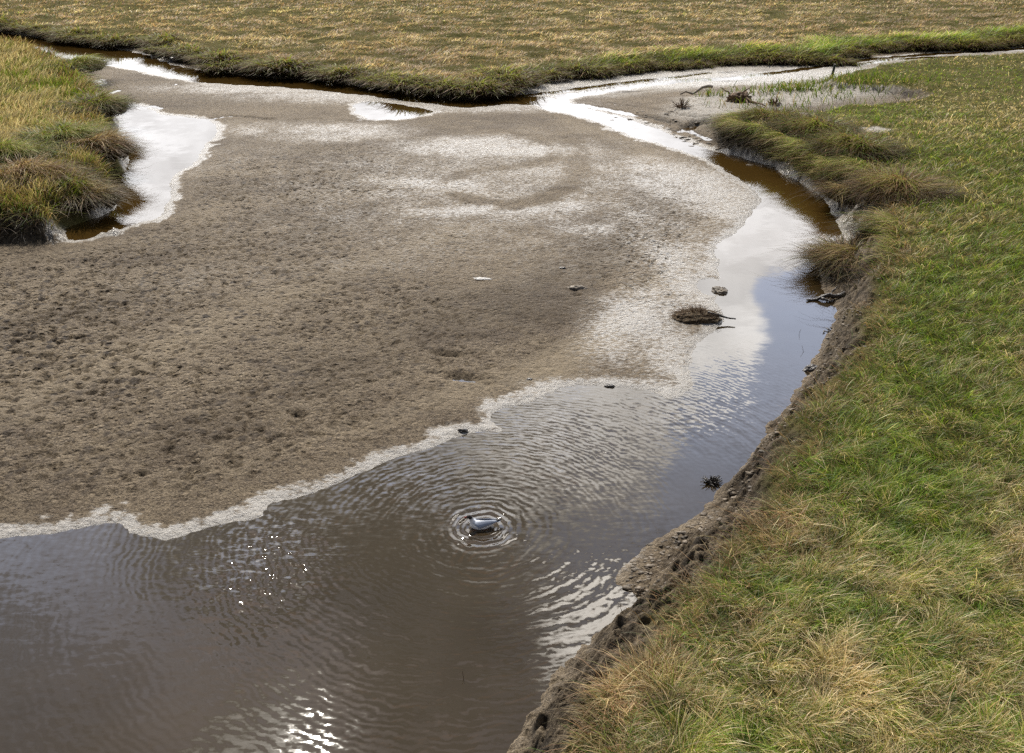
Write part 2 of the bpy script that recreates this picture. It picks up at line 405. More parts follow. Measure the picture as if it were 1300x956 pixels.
def mud_material():
    m, n, l = newmat("mud"); t = NT(m.node_tree)
    pos = t.new('ShaderNodeNewGeometry').outputs['Position']
    wet = t.attr("wet"); dk = t.attr("dark"); vg = t.attr("veg"); pl = t.attr("pale"); pit_shade = t.attr("pit_shade")
    n1 = t.noise(pos, 0.45, 5, 0.6); n2 = t.noise(pos, 5.0, 6, 0.65); n3 = t.noise(pos, 34.0, 4, 0.7)
    base = t.ramp(n1, [(0.25, (0.120, 0.098, 0.064)), (0.5, (0.172, 0.142, 0.098)), (0.75, (0.235, 0.197, 0.140))])
    band = t.noise(t.vmath('MULTIPLY', t.vmath('ADD', pos, t.vmath('SCALE', t.noise(pos, .35, 3, .6, 'Color'), sc=3.0)), (0.16, 0.42, 1.0)), 1.0, 4, 0.6)
    base = t.mix(t.mr(band, 0.42, 0.62, 0.0, 0.6), base, (0.27, 0.228, 0.160, 1))
    base = t.mix(t.mr(band, 0.48, 0.34, 0.0, 0.65), base, (0.068, 0.050, 0.033, 1))
    base = t.mix(t.mr(n2, 0.3, 0.75, 0.0, 0.6), base, (0.080, 0.059, 0.038, 1))
    base = t.mix(t.mr(n3, 0.5, 0.66, 0.0, 0.7), base, (0.30, 0.255, 0.19, 1))
    base = t.mix(t.mr(n3, 0.48, 0.38, 0.0, 0.9), base, (0.040, 0.030, 0.020, 1))
    n4 = t.noise(pos, 13.0, 5, 0.72)
    base = t.mix(t.mr(n4, 0.48, 0.36, 0.0, 0.85), base, (0.045, 0.034, 0.023, 1))
    sx = t.new('ShaderNodeSeparateXYZ'); t.inp(sx, 0, pos)
    base = t.mix(t.mr(sx.outputs[2], 0.0, -0.06), base, (0.30, 0.20, 0.10, 1))
    base = t.mix(t.math('MULTIPLY', pit_shade, 0.9), base, (0.032, 0.024, 0.016, 1))  # shade inside the dimples painted into the mud colour
    tn = t.attr("tone")
    base = t.mix(t.math('MULTIPLY', t.mr(tn, 0.0, 0.9), 0.55), base, (0.30, 0.26, 0.19, 1))
    base = t.mix(t.math('MULTIPLY', t.mr(tn, 0.0, -0.9), 0.55), base, (0.062, 0.047, 0.029, 1))
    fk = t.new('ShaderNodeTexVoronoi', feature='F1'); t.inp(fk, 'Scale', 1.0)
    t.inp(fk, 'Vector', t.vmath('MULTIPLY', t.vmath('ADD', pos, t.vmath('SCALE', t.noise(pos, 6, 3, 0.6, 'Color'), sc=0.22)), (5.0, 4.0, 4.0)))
    fleck_shade = t.math('MULTIPLY', t.mr(fk.outputs['Distance'], 0.42, 0.20), t.mr(t.noise(pos, 0.9, 3, .6), 0.36, 0.60, 0.12, 1.0))
    fleck_shade = t.math('MULTIPLY', fleck_shade, t.math('MULTIPLY_ADD', t.attr("pitzone"), 0.92, 0.08))
    base = t.mix(fleck_shade, base, (0.030, 0.022, 0.015, 1))  # dark flecks painted in for the shade of small pits
    base = t.mix(t.math('MULTIPLY', t.mr(wet, 0.05, 0.6), 0.38), base, (0.29, 0.255, 0.20, 1))  # sky sheen of wet mud painted as a lighter colour
    base = t.mix(1.0, base, (1.06, 0.985, 0.90, 1), 'MULTIPLY')
    # flecks of sky glare on wet mud, painted pale into the colour
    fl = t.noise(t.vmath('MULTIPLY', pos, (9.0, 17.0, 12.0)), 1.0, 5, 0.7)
    glare_fl = t.math('MULTIPLY', t.mr(t.math('ADD', fl, t.math('MULTIPLY', wet, 0.20)), 0.53, 0.65), t.mr(wet, 0.05, 0.6))
    base = t.mix(t.math('MULTIPLY', glare_fl, 0.8), base, (0.46, 0.43, 0.38, 1))
    palef = t.math('MULTIPLY', pl, t.mr(t.math('ADD', t.math('MULTIPLY', n4, 0.6), t.math('ADD', t.math('MULTIPLY', n2, 0.4), t.math('MULTIPLY', pl, 0.07))), 0.44, 0.58, 0.0, 1.0))
    base = t.mix(t.math('MULTIPLY', palef, 0.85), base, (0.44, 0.41, 0.36, 1))
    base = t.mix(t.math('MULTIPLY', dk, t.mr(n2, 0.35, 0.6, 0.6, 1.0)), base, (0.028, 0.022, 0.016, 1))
    vcol = t.ramp(t.noise(pos, 1.2, 5, 0.65), [(0.3, (0.055, 0.055, 0.018)), (0.5, (0.095, 0.088, 0.032)), (0.7, (0.15, 0.125, 0.055))])
    base = t.mix(vg, base, vcol)
    sheen = t.mr(wet, 0.1, 0.8)
    rough = t.math('SUBTRACT', t.mr(glare_fl, 0.0, 1.0, 0.72, 0.46), t.math('MULTIPLY', sheen, 0.16))
    rough = t.mix(vg, rough, (0.9, 0.9, 0.9, 1))
    # relief
    vo = t.new('ShaderNodeTexVoronoi', feature='F1'); t.inp(vo, 'Vector', t.vmath('ADD', pos, t.vmath('SCALE', t.noise(pos, 9, 3, 0.6, 'Color'), sc=0.09))); t.inp(vo, 'Scale', 8.5)
    pit = t.mr(vo.outputs['Distance'], 0.05, 0.5, -1.0, 0.0)
    hgt = t.math('ADD', t.math('MULTIPLY', pit, t.math('MULTIPLY_ADD', t.attr("pitzone"), 0.055, 0.008)), t.math('MULTIPLY', n2, 0.045))
    hgt = t.math('ADD', hgt, t.math('MULTIPLY', n3, 0.022))
    hgt = t.math('ADD', hgt, t.math('MULTIPLY', n4, 0.060))
    hgt = t.math('ADD', hgt, t.math('MULTIPLY', t.noise(pos, 110.0, 2, 0.6), 0.005))
    bp = t.new('ShaderNodeBump'); t.inp(bp, 'Height', hgt); t.inp(bp, 'Distance', 1.0); t.inp(bp, 'Strength', 1.0)
    p = t.new('ShaderNodeBsdfPrincipled')
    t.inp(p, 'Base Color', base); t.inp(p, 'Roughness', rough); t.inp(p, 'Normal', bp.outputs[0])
    t.inp(p, 'Specular IOR Level', t.math('MULTIPLY', t.math('MAXIMUM', t.mr(glare_fl, 0, 0.8, 0.14, 0.55), t.math('MULTIPLY', sheen, 0.42)), t.mr(vg, 0, 1, 1.0, 0.05)))
    out = t.new('ShaderNodeOutputMaterial'); l.new(p.outputs[0], out.inputs[0])
    return m

def water_material():
    m, n, l = newmat("creek_water"); t = NT(m.node_tree)
    pos = t.new('ShaderNodeNewGeometry').outputs['Position']
    d = t.vmath('SUBTRACT', pos, (gull_xy[0], gull_xy[1], 0.0))
    r = t.vmath('LENGTH', d)
    dirv = t.vmath('NORMALIZE', d)
    rip = t.attr("ripple"); ring = t.attr("ring"); lap = t.attr("lap")
    warp = t.noise(pos, 1.6, 3, 0.55)
    warp2 = t.noise(pos, 0.45, 2, 0.5)
    rr = t.math('ADD', r, t.math('ADD', t.math('MULTIPLY', warp, 0.16), t.math('MULTIPLY', warp2, 0.5)))
    breakup = t.mr(t.noise(pos, 5.0, 3, 0.6), 0.25, 0.60, 0.45, 1.0)
    rr = t.math('ADD', rr, t.math('MULTIPLY', t.noise(pos, 4.0, 3, 0.6), 0.22))
    c1 = t.math('COSINE', t.math('MULTIPLY', rr, 2 * math.pi / 0.096))
    a1 = t.math('MULTIPLY', t.math('MULTIPLY', rip, 0.050), breakup)
    s1 = t.vmath('SCALE', dirv, sc=t.math('MULTIPLY', c1, a1))
    # crisp rings right round the bird
    c2 = t.math('COSINE', t.math('MULTIPLY', t.math('ADD', r, t.math('MULTIPLY', t.noise(pos, 5.0, 2, 0.5), 0.12)), 2 * math.pi / 0.12))
    s2 = t.vmath('SCALE', dirv, sc=t.math('MULTIPLY', c2, t.math('MULTIPLY', t.math('MULTIPLY', ring, t.mr(t.noise(pos, 8.0, 2, .6), .3, .65, .45, 1.2)), 0.26)))
    # wide lazy rings towards the near right shore
    r3 = t.math('ADD', r, t.math('MULTIPLY', warp2, 0.35))
    c3 = t.math('COSINE', t.math('MULTIPLY', r3, 2 * math.pi / 0.26))
    s3 = t.vmath('SCALE', dirv, sc=t.math('MULTIPLY', c3, t.math('MULTIPLY', lap, 0.020)))
    # wind ripples across the view
    st = t.vmath('MULTIPLY', pos, (6.5, 15.0, 1.0))
    nz = t.vmath('SUBTRACT', t.noise(st, 1.0, 3, 0.55, 'Color'), (0.5, 0.5, 0.5))
    nz = t.vmath('MULTIPLY', nz, (0.35, 1.0, 0.0))
    s4 = t.vmath('SCALE', nz, sc=t.math('MULTIPLY_ADD', rip, 0.24, 0.010))
    big = t.vmath('MULTIPLY', t.vmath('SUBTRACT', t.noise(pos, 1.3, 2, 0.5, 'Color'), (0.5, 0.5, 0.5)), (1, 1, 0))
    s5 = t.vmath('SCALE', big, sc=0.022)
    tot = t.vmath('ADD', t.vmath('ADD', t.vmath('ADD', s1, s2), t.vmath('ADD', s3, s4)), s5)
    nrm = t.vmath('NORMALIZE', t.vmath('SUBTRACT', (0, 0, 1), tot))
    fr = t.new('ShaderNodeFresnel'); t.inp(fr, 'IOR', 1.5); t.inp(fr, 'Normal', nrm)
    gl = t.new('ShaderNodeBsdfGlossy'); t.inp(gl, 'Roughness', 0.035); t.inp(gl, 'Normal', nrm); t.inp(gl, 'Color', (1, 1, 1, 1))
    tr = t.new('ShaderNodeBsdfTransparent'); t.inp(tr, 'Color', (0.90, 0.70, 0.32, 1))
    di = t.new('ShaderNodeBsdfDiffuse')
    cl = t.noise(pos, 0.5, 4, 0.6)
    t.inp(di, 'Color', t.ramp(cl, [(0.3, (0.034, 0.025, 0.013)), (0.7, (0.052, 0.039, 0.022))]))
    near_c = di.inputs['Color'].links[0].from_socket
    t.inp(di, 'Color', t.mix(t.attr('peat'), near_c, (0.098, 0.056, 0.014, 1)))
    body = t.new('ShaderNodeMixShader'); t.inp(body, 0, t.attr("murk")); l.new(tr.outputs[0], body.inputs[1]); l.new(di.outputs[0], body.inputs[2])
    mx = t.new('ShaderNodeMixShader'); t.inp(mx, 0, fr.outputs[0]); l.new(body.outputs[0], mx.inputs[1]); l.new(gl.outputs[0], mx.inputs[2])
    out = t.new('ShaderNodeOutputMaterial'); l.new(mx.outputs[0], out.inputs[0])
    return m

def blade_material():
    m, n, l = newmat("grass_blades"); t = NT(m.node_tree)
    c = t.attr("Col", 'Color')
    d = t.new('ShaderNodeBsdfDiffuse'); t.inp(d, 'Color', c)
    tr = t.new('ShaderNodeBsdfTranslucent'); t.inp(tr, 'Color', t.mix(1.0, c, (1.0, 1.0, 0.7, 1), 'MULTIPLY'))
    mx = t.new('ShaderNodeMixShader'); t.inp(mx, 0, 0.42); l.new(d.outputs[0], mx.inputs[1]); l.new(tr.outputs[0], mx.inputs[2])
    g = t.new('ShaderNodeBsdfGlossy'); t.inp(g, 'Roughness', 0.45); t.inp(g, 'Color', (1, 1, 1, 1))
    m2 = t.new('ShaderNodeMixShader'); t.inp(m2, 0, 0.02); l.new(mx.outputs[0], m2.inputs[1]); l.new(g.outputs[0], m2.inputs[2])
    out = t.new('ShaderNodeOutputMaterial'); l.new(m2.outputs[0], out.inputs[0])
    return m

def simple(name, col, rough=0.7, var=0.35, sc=12.0, bump=0.0, col2=None, spec=0.4):
    m, n, l = newmat(name); t = NT(m.node_tree)
    tc = t.new('ShaderNodeTexCoord').outputs['Object']
    nz = t.noise(tc, sc, 5, 0.65)
    lo = tuple(c * (1 - var) for c in col); hi = tuple(min(1, c * (1 + var)) for c in (col2 or col))
    p = t.new('ShaderNodeBsdfPrincipled')
    t.inp(p, 'Base Color', t.ramp(nz, [(0.3, lo), (0.7, hi)])); t.inp(p, 'Roughness', rough); t.inp(p, 'Specular IOR Level', spec)
    if bump:
        bp = t.new('ShaderNodeBump'); t.inp(bp, 'Height', t.noise(tc, sc * 2.5, 5, 0.7)); t.inp(bp, 'Distance', bump); t.inp(bp, 'Strength', 1.0)
        t.inp(p, 'Normal', bp.outputs[0])
    out = t.new('ShaderNodeOutputMaterial'); l.new(p.outputs[0], out.inputs[0])
    return m

M_MUD = mud_material(); M_WATER = water_material(); M_BLADE = blade_material()
M_WETMUD = simple("wet_mud_lump", (0.075, 0.060, 0.045), 0.35, 0.6, 9, 0.02, (0.17, 0.15, 0.125), 0.6)
M_DARK = simple("dark_wet_stuff", (0.022, 0.018, 0.014), 0.35, 0.5, 20, 0.01, (0.06, 0.05, 0.04), 0.6)
M_CRUMB = simple("mud_crumb", (0.050, 0.039, 0.026), 0.6, 0.6, 3, 0.01, (0.15, 0.12, 0.085), 0.3)
M_HEAP = simple("drift_mat", (0.055, 0.038, 0.022), 0.8, 0.6, 16, 0.03, (0.13, 0.095, 0.055), 0.2)
M_WOOD = simple("weathered_wood", (0.060, 0.070, 0.060), 0.75, 0.4, 16, 0.004)
M_PALEWOOD = simple("bleached_wood", (0.30, 0.26, 0.21), 0.75, 0.4, 20, 0.004)
M_TWIG = simple("dead_twigs", (0.085, 0.055, 0.032), 0.8, 0.5, 20, 0.0, (0.16, 0.10, 0.055))
M_PALE = simple("pale_debris", (0.50, 0.48, 0.45), 0.5, 0.25, 20, 0.003)

# ------------------------------------------------------------------ tagging
def tag(o, label=None, cat=None, group=None, kind=None):
    if label: o["label"] = label
    if cat: o["category"] = cat
    if group: o["group"] = group
    if kind: o["kind"] = kind
    return o

ground = grid_mesh("ground", Xg, Yg, h, dict(wet=wet, tone=tone, dark=dark, veg=veg, pale=pale, pit_shade=pitm * pitv, pitzone=np.clip(pit_zone, 0, 1) * relief), M_MUD)
tag(ground, "tidal mudflat and salt marsh ground", None, None, "structure")

# ------------------------------------------------------------------ water sheet
wy = np.concatenate([np.linspace(3.5, 30, 240), np.linspace(30.4, 130, 130)])
wx = np.linspace(-1, 1, 300)
WY, WU = np.meshgrid(wy, wx, indexing="ij"); WX = (WU * (WY * 0.98 + 5)).astype(f32); WY = WY.astype(f32)
def wblob(px, py, rx, ry, rot=0.0):
    x0, y0 = G(px, py); c, s = math.cos(rot), math.sin(rot)
    a = (WX - x0) * c + (WY - y0) * s; b = -(WX - x0) * s + (WY - y0) * c
    return np.exp(-((a / rx) ** 2 + (b / ry) ** 2))
ripple = 0.42 * sstep(17.5, 13, WY)
ripple = np.maximum(ripple, 1.15 * wblob(720, 560, 1.5, 2.0, 0.5))
ripple = np.maximum(ripple, 1.0 * wblob(860, 520, 1.4, 1.2, 0.3))
ripple = np.maximum(ripple, 0.9 * wblob(520, 620, 1.6, 1.2, 0.3))
ripple = np.maximum(ripple, 2.7 * wblob(335, 715, 0.8, 1.15, 0.0))
ripple = np.maximum(ripple, 0.8 * wblob(600, 640, 1.6, 1.6, 0.0))
ripple = np.maximum(ripple, 0.30 * wblob(150, 730, 3.0, 1.2, 0.0))
ripple *= 1 - 0.9 * wblob(900, 620, 0.95, 1.2, 0.3)
gx, gy = gull_xy
rg = np.sqrt((WX - gx) ** 2 + (WY - gy) ** 2)
ringa = np.exp(-((rg - 0.28) / 0.17) ** 2) + 0.12 * np.exp(-rg / 1.2)
lapa = wblob(760, 800, 1.1, 1.3, 0.5) + 0.9 * wblob(930, 540, 1.2, 0.8, 0) + 0.4 * wblob(540, 790, 1.5, 1.5)
peat = sstep(17, 24, WY)
murk = 0.50 + 0.22 * sstep(24, 13, WY)
watero = grid_mesh("water", WX, WY, np.zeros_like(WX), dict(ripple=ripple, ring=ringa, lap=np.clip(lapa, 0, 1), murk=murk, peat=peat), M_WATER)
tag(watero, "creek water", None, None, "structure")

# ------------------------------------------------------------------ sampling the terrain
def grid_index(X, Y):
    rowf = np.interp(Y, yr, np.arange(NR))
    colf = (X / (Y + 4.0) + 0.95) / 1.9 * (NC - 1)
    return rowf, colf
def sample(F, X, Y):
    rf, cf = grid_index(np.asarray(X, float), np.asarray(Y, float))
    r0 = np.clip(np.floor(rf).astype(int), 0, NR - 2); c0 = np.clip(np.floor(cf).astype(int), 0, NC - 2)
    a = np.clip(rf - r0, 0, 1); b = np.clip(cf - c0, 0, 1)
    return (F[r0, c0] * (1 - a) * (1 - b) + F[r0 + 1, c0] * a * (1 - b) + F[r0, c0 + 1] * (1 - a) * b + F[r0 + 1, c0 + 1] * a * b)
def hz(x, y):
    return float(sample(h, np.array([x]), np.array([y]))[0])

# ------------------------------------------------------------------ grass builder
def blades_mesh(name, bx, by, bz, L, W, az, lean, droop, col, mat=M_BLADE):
    """ribbon blades: 7 vertices, two quads and a tip triangle each"""
    n = len(bx)
    dx, dy = np.cos(az), np.sin(az)
    fa = rng.uniform(0, 2 * math.pi, n)
    sx, sy = np.cos(fa) * W * 0.5, np.sin(fa) * W * 0.5
    V = np.empty((n, 7, 3), f32)
    for k, (t, wd) in enumerate(((0.0, 1.0), (0.42, 0.9), (0.78, 0.6), (1.0, 0.0))):
        hor = L * (lean * t + droop * t * t)
        ver = L * (t - 0.55 * droop * t * t * t - 0.25 * lean * t)
        cx = bx + dx * hor; cy = by + dy * hor; cz = bz + ver
        if k < 3:
            V[:, 2 * k, 0] = cx - sx * wd; V[:, 2 * k, 1] = cy - sy * wd; V[:, 2 * k, 2] = cz
            V[:, 2 * k + 1, 0] = cx + sx * wd; V[:, 2 * k + 1, 1] = cy + sy * wd; V[:, 2 * k + 1, 2] = cz
        else:
            V[:, 6, 0] = cx; V[:, 6, 1] = cy; V[:, 6, 2] = cz
    base = (np.arange(n, dtype=np.int32) * 7)[:, None]
    loops = (base + np.array([0, 1, 3, 2, 2, 3, 5, 4, 4, 5, 6], np.int32)[None, :]).ravel()
    starts = (np.arange(n, dtype=np.int32) * 11)[:, None] + np.array([0, 4, 8], np.int32)[None, :]
    me = bpy.data.meshes.new(name)
    me.vertices.add(n * 7); me.vertices.foreach_set("co", V.ravel())
    me.loops.add(n * 11); me.loops.foreach_set("vertex_index", loops)
    me.polygons.add(n * 3); me.polygons.foreach_set("loop_start", starts.ravel())
    me.update()
    ca = me.color_attributes.new("Col", 'FLOAT_COLOR', 'POINT')
    cc = np.ones((n, 7, 4), f32)
    shade = np.array([0.30, 0.30, 0.85, 0.85, 1.1, 1.1, 1.2], f32)   # root shade painted into the blade colour, lighter towards the tip
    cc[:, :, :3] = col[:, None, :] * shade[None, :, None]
    ca.data.foreach_set("color", cc.ravel())
    me.materials.append(mat)
    o = bpy.data.objects.new(name, me); COL.objects.link(o)
    return o

GREEN = np.array([0.135, 0.222, 0.016]); DGREEN = np.array([0.045, 0.092, 0.010]); OLIVE = np.array([0.175, 0.172, 0.038])
YGREEN = np.array([0.27, 0.30, 0.050]); STRAW = np.array([0.46, 0.35, 0.175]); PSTRAW = np.array([0.66, 0.55, 0.34]); BROWN = np.array([0.25, 0.155, 0.075]); RUST = np.array([0.27, 0.160, 0.075])
DBROWN = np.array([0.085, 0.055, 0.030]); MAUVE = np.array([0.29, 0.20, 0.135])

def pick(n, probs, cols):
    """probs: (n,k) weights"""
    p = np.stack(probs, 1); p = np.clip(p, 0.0, None) ** 1.35; p = p / p.sum(1, keepdims=True)
    c = np.cumsum(p, 1); r = rng.random(n)[:, None]
    k = (r > c).sum(1).clip(0, len(cols) - 1)
    out = np.stack(cols)[k]
    return (out * rng.uniform(0.7, 1.3, n)[:, None] * rng.uniform(0.93, 1.07, (n, 3))).astype(f32)

def draw_points(n, ylo, yhi, ulo, uhi, power=-0.5):
    t = rng.uniform(yhi ** power, ylo ** power, n)
    y = t ** (1 / power)
    x = rng.uniform(ulo, uhi, n) * (y + 4.0)
    return x.astype(f32), y.astype(f32)

def nz01(X, Y, sc, seed, o=3):
    return 0.5 + 0.9 * fbm(X, Y, sc, o, seed)

# --- right meadow
def right_meadow(n):
    x, y = draw_points(n, 4.3, 75, -0.10, 0.95, -0.75)
    s = sample(gr, x, y); g = sample(gap, x, y)
    jit = rng.normal(0, 0.10, len(x))
    keep = (s + jit > 0.02 + 0.30 * sstep(21, 16, y) * (0.5 + nz01(x, y, .5, 271))) & (g > rng.uniform(-0.1, 0.25, len(x))) & (sample(water, x, y) > 0.1)
    keep &= (sample(bF, x, y) < 0.2)
    x, y, s = x[keep], y[keep], s[keep]
    n = len(x)
    z = sample(h, x, y) - 0.02
    pat = nz01(x, y, 1.3, 201); big = nz01(x, y, 5.0, 211); tuf = nz01(x, y, 0.45, 221)
    edge = sstep(1.15, 0.1, s + 0.35 * (pat - .5))
    rim = edge * sstep(34, 24, y)
    far = sstep(24, 40, y)
    # greener middle belt, straw towards the near bank and far right
    ax, ay = G(1220, 330, .7); belt = np.exp(-(((x - ax) / 4.0) ** 2 + ((y - ay) / 5.5) ** 2))
    ax, ay = G(1220, 85, .6); fgreen = np.exp(-(((x - ax) / 16) ** 2 + ((y - ay) / 3) ** 2))
    ax, ay = G(1060, 140, .6); fg2 = np.exp(-(((x - ax) / 5) ** 2 + ((y - ay) / 2.5) ** 2))
    ax, ay = G(1180, 92, .6); fg3 = np.exp(-(((x - ax) / 12) ** 2 + ((y - ay) / 2.0) ** 2))
    ax, ay = G(1250, 130, .6); fstraw = np.exp(-(((x - ax) / 6) ** 2 + ((y - ay) / 4) ** 2))
    ax, ay = G(1230, 78, .6); fstraw = np.maximum(fstraw, 0.8 * np.exp(-(((x - ax) / 9) ** 2 + ((y - ay) / 1.6) ** 2)))
    gb = np.clip(0.42 + 0.26 * sstep(20, 12, y) + 0.55 * (big - .5) * 2 + 0.5 * (pat - .5) * 2 + 0.34 * belt + 0.5 * fg2 + 0.5 * fg3 - 0.35 * fstraw + .12 * far, 0.08, 1.1)
    sb = np.clip(1.0 - gb + 1.2 * (tuf - .5), 0.08, 1.2)
    shade_ = 0.72 + 0.85 * sstep(.25, .7, nz01(x, y, .28, 251, 2)) * (0.7 + .6 * nz01(x, y, 1.0, 261, 2))  # mottled light and shade painted into the blade colours
    pr = [gb * 0.75 * (1 - rim), gb * 0.35 + 0.08, 0.34 * (1 - .6 * rim) + 0 * gb, gb * 0.45 * (1 - rim), sb * 0.55 + .10, (sb * 0.30 + .06) * (1 - rim), 0.05 + 0.40 * rim, 0.42 * rim]
    col = pick(n, pr, [GREEN, DGREEN, OLIVE, YGREEN, STRAW, PSTRAW, BROWN, RUST])
    col = (col * (shade_ * (1.08 + .35 * far))[:, None]).astype(f32)
    L = rng.uniform(0.11, 0.30, n) * (0.55 + 0.85 * tuf) * (1 - 0.1 * rim) * (1 - 0.15 * far) * (1 - 0.35 * sstep(30, 40, y) * sstep(60, 45, y))
    L *= np.where(rng.random(n) < 0.06, 1.5, 1.0)
    W = np.maximum(0.0055, 0.00048 * y) * rng.uniform(0.7, 1.4, n)
    flow = fbm(x, y, 1.6, 3, 231) * 6.0 + fbm(x, y, 0.35, 2, 241) * 5.0 - 0.6
    # blades at the rim hang over the bank
    e = 0.25
    gxn = sample(gr, x + e, y) - sample(gr, x - e, y); gyn = sample(gr, x, y + e) - sample(gr, x, y - e)
    outaz = np.arctan2(-gyn, -gxn)
    az = np.where(rng.random(n) < rim * 0.45, outaz + rng.normal(0, 0.6, n), flow + rng.normal(0, 0.75, n))
    lean = rng.uniform(0.15, 0.75, n); droop = rng.uniform(0.1, 0.9, n) + 0.25 * rim
    return blades_mesh("meadow_grass", x, y, z, L, W, az, lean, droop, col)
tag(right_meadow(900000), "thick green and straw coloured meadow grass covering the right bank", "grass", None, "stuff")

# --- left bank
def left_meadow(n):
    x, y = draw_points(n, 16, 90, -0.95, -0.30, -0.75)
    s = sample(gl, x, y)
    keep = (s + rng.normal(0, 0.1, n) > 0.02) & (sample(water, x, y) > 0.05)
    x, y, s = x[keep], y[keep], s[keep]; n = len(x)
    z = sample(h, x, y) - 0.02
    pat = nz01(x, y, 1.6, 301); tuf = nz01(x, y, 0.6, 321); big = nz01(x, y, 4.5, 331)
    rim = sstep(1.6, 0.1, s + 0.5 * (pat - .5))
    gb = np.clip(0.20 + 1.3 * (pat - .5) + 0.9 * (big - .5) + 0.2 * rim, 0.03, 1)
    for (px, py, rx, ry) in [(75,108,1.6,2.2),(60,185,1.2,1.4),(20,215,2,1.0),(105,120,1,2)]:
        ax, ay = G(px, py, .8); gb = np.maximum(gb, 0.9 * np.exp(-(((x - ax) / rx) ** 2 + ((y - ay) / ry) ** 2)))
    sb = 1 - gb
    pr = [gb * 0.6, gb * 0.25, 0.22 + 0 * gb, gb * .4, sb * 0.75, sb * 0.85 * (1 - rim), 0.06 + 0.35 * rim, 0.25 * rim]
    col = pick(n, pr, [GREEN, DGREEN, OLIVE, YGREEN, STRAW, PSTRAW, BROWN, RUST])
    L = rng.uniform(0.25, 0.55, n) * (0.6 + 0.8 * tuf)
    W = np.maximum(0.006, 0.0005 * y) * rng.uniform(0.7, 1.4, n)
    az = fbm(x, y, 2.5, 3, 341) * 3 - 0.4 + rng.normal(0, 0.6, n)
    lean = rng.uniform(0.1, 0.5, n); droop = rng.uniform(0.1, 0.7, n)
    return blades_mesh("bank_grass", x, y, z, L, W, az, lean, droop, col)
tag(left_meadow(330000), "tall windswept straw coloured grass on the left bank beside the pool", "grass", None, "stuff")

# --- far marsh
def far_marsh(n):
    x, y = draw_points(n, 36, 260, -0.80, 0.80, -1.0)
    s = sample(gf, x, y)
    keep = (s + rng.normal(0, 0.15, n) > 0.45)
    x, y, s = x[keep], y[keep], s[keep]; n = len(x)
    z = sample(h, x, y) - 0.03
    hum = sample(humm.astype(f32), x, y)
    pat = nz01(x, y * 1.5, 2.6, 401); big = nz01(x * 0.35, y, 6.0, 411); wide = nz01(x * 0.25, y, 13.0, 421, 2)
    rim = sstep(2.6, 0.3, s)
    right = sstep(-2, 8, x)
    ed = rim * np.clip(0.35 + 0.9 * right + 1.2 * (pat - .5), 0, 1.3)
    pool = np.clip(-hum * 1.6 - 0.25, 0, 1) * (1 - rim)
    straw = np.clip(2.2 * (nz01(x * 0.12, y, 5.0, 451, 3) - .42), 0, 1) * (1 - rim * .6)
    glip = sstep(1, 9, x) * sstep(4.0, 1.0, s)
    pr = [0.05 + 0.9 * ed + 1.6 * glip + 0.5 * pool * (big > .45), 0.05 + 0.2 * ed, 0.14 + 0.3 * ed, 0.05 + 0.4 * ed + 1.5 * glip + 0.8 * pool * (big > .45),
          0.14 + 0.7 * straw, 0.06 + 0.9 * straw, 0.45 - .25 * rim, 0.85 * (1 - rim) + .05, 0.15 + 0.2 * rim, 0.7 * (1 - rim)]
    col = pick(n, pr, [GREEN, DGREEN, OLIVE, YGREEN, STRAW, PSTRAW, BROWN, MAUVE, DBROWN, np.array([0.34, 0.27, 0.175])])
    cl = nz01(x * .55, y * 0.6, 1.3, 441, 3)
    gapk = sstep(0.25, 0.62, cl)
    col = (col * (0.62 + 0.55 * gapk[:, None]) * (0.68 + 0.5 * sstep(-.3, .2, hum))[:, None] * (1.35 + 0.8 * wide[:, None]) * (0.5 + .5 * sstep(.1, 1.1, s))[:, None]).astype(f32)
    L = rng.uniform(0.10, 0.24, n) * (0.5 + 1.1 * gapk) * (1 + 0.6 * ed + .9 * glip)
    W = 0.00042 * y * rng.uniform(0.7, 1.5, n) * np.clip(y / 60, 1, 2)
    L = L * np.clip(y / 90, 1, 2.0)
    az = fbm(x, y, 3, 2, 431) * 4 + rng.normal(0, 1.0, n)
    lean = rng.uniform(0.3, 1.5, n); droop = rng.uniform(0.1, 0.8, n)
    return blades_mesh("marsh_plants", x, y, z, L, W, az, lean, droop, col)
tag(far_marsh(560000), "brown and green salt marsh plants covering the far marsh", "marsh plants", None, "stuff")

# sparse tufts on the sandy bar
def sandy_tufts():
    X = []; Y = []
    for (px, py, k, sp) in [(906,115,60,.35),(965,112,90,.9),(990,110,60,.6),(1003,109,60,.3),(1018,108,80,.4),(1060,102,300,1.5),(1045,108,40,1.0),(1085,102,400,1.6),(960,124,20,.4),(930,128,40,.7),(1010,127,50,.8),(1075,117,120,1.5)]:
        x0, y0 = G(px, py, .45)
        X.append(rng.normal(x0, sp, k)); Y.append(rng.normal(y0, sp * .55, k))
    x = np.concatenate(X).astype(f32); y = np.concatenate(Y).astype(f32)
    z = sample(h, x, y) - .02; n = len(x)
    col = pick(n, [np.full(n, .5), np.full(n, .2), np.full(n, .2), np.full(n, .2)], [GREEN, YGREEN, OLIVE, STRAW])
    return blades_mesh("sand_grass", x, y, z, rng.uniform(.2, .5, n), np.full(n, .03), rng.uniform(0, 6.28, n), rng.uniform(0, .5, n), rng.uniform(0, .5, n), col)
tag(sandy_tufts(), "sparse green blades sprouting from the pale sandy bar by the post", "grass", None, "stuff")

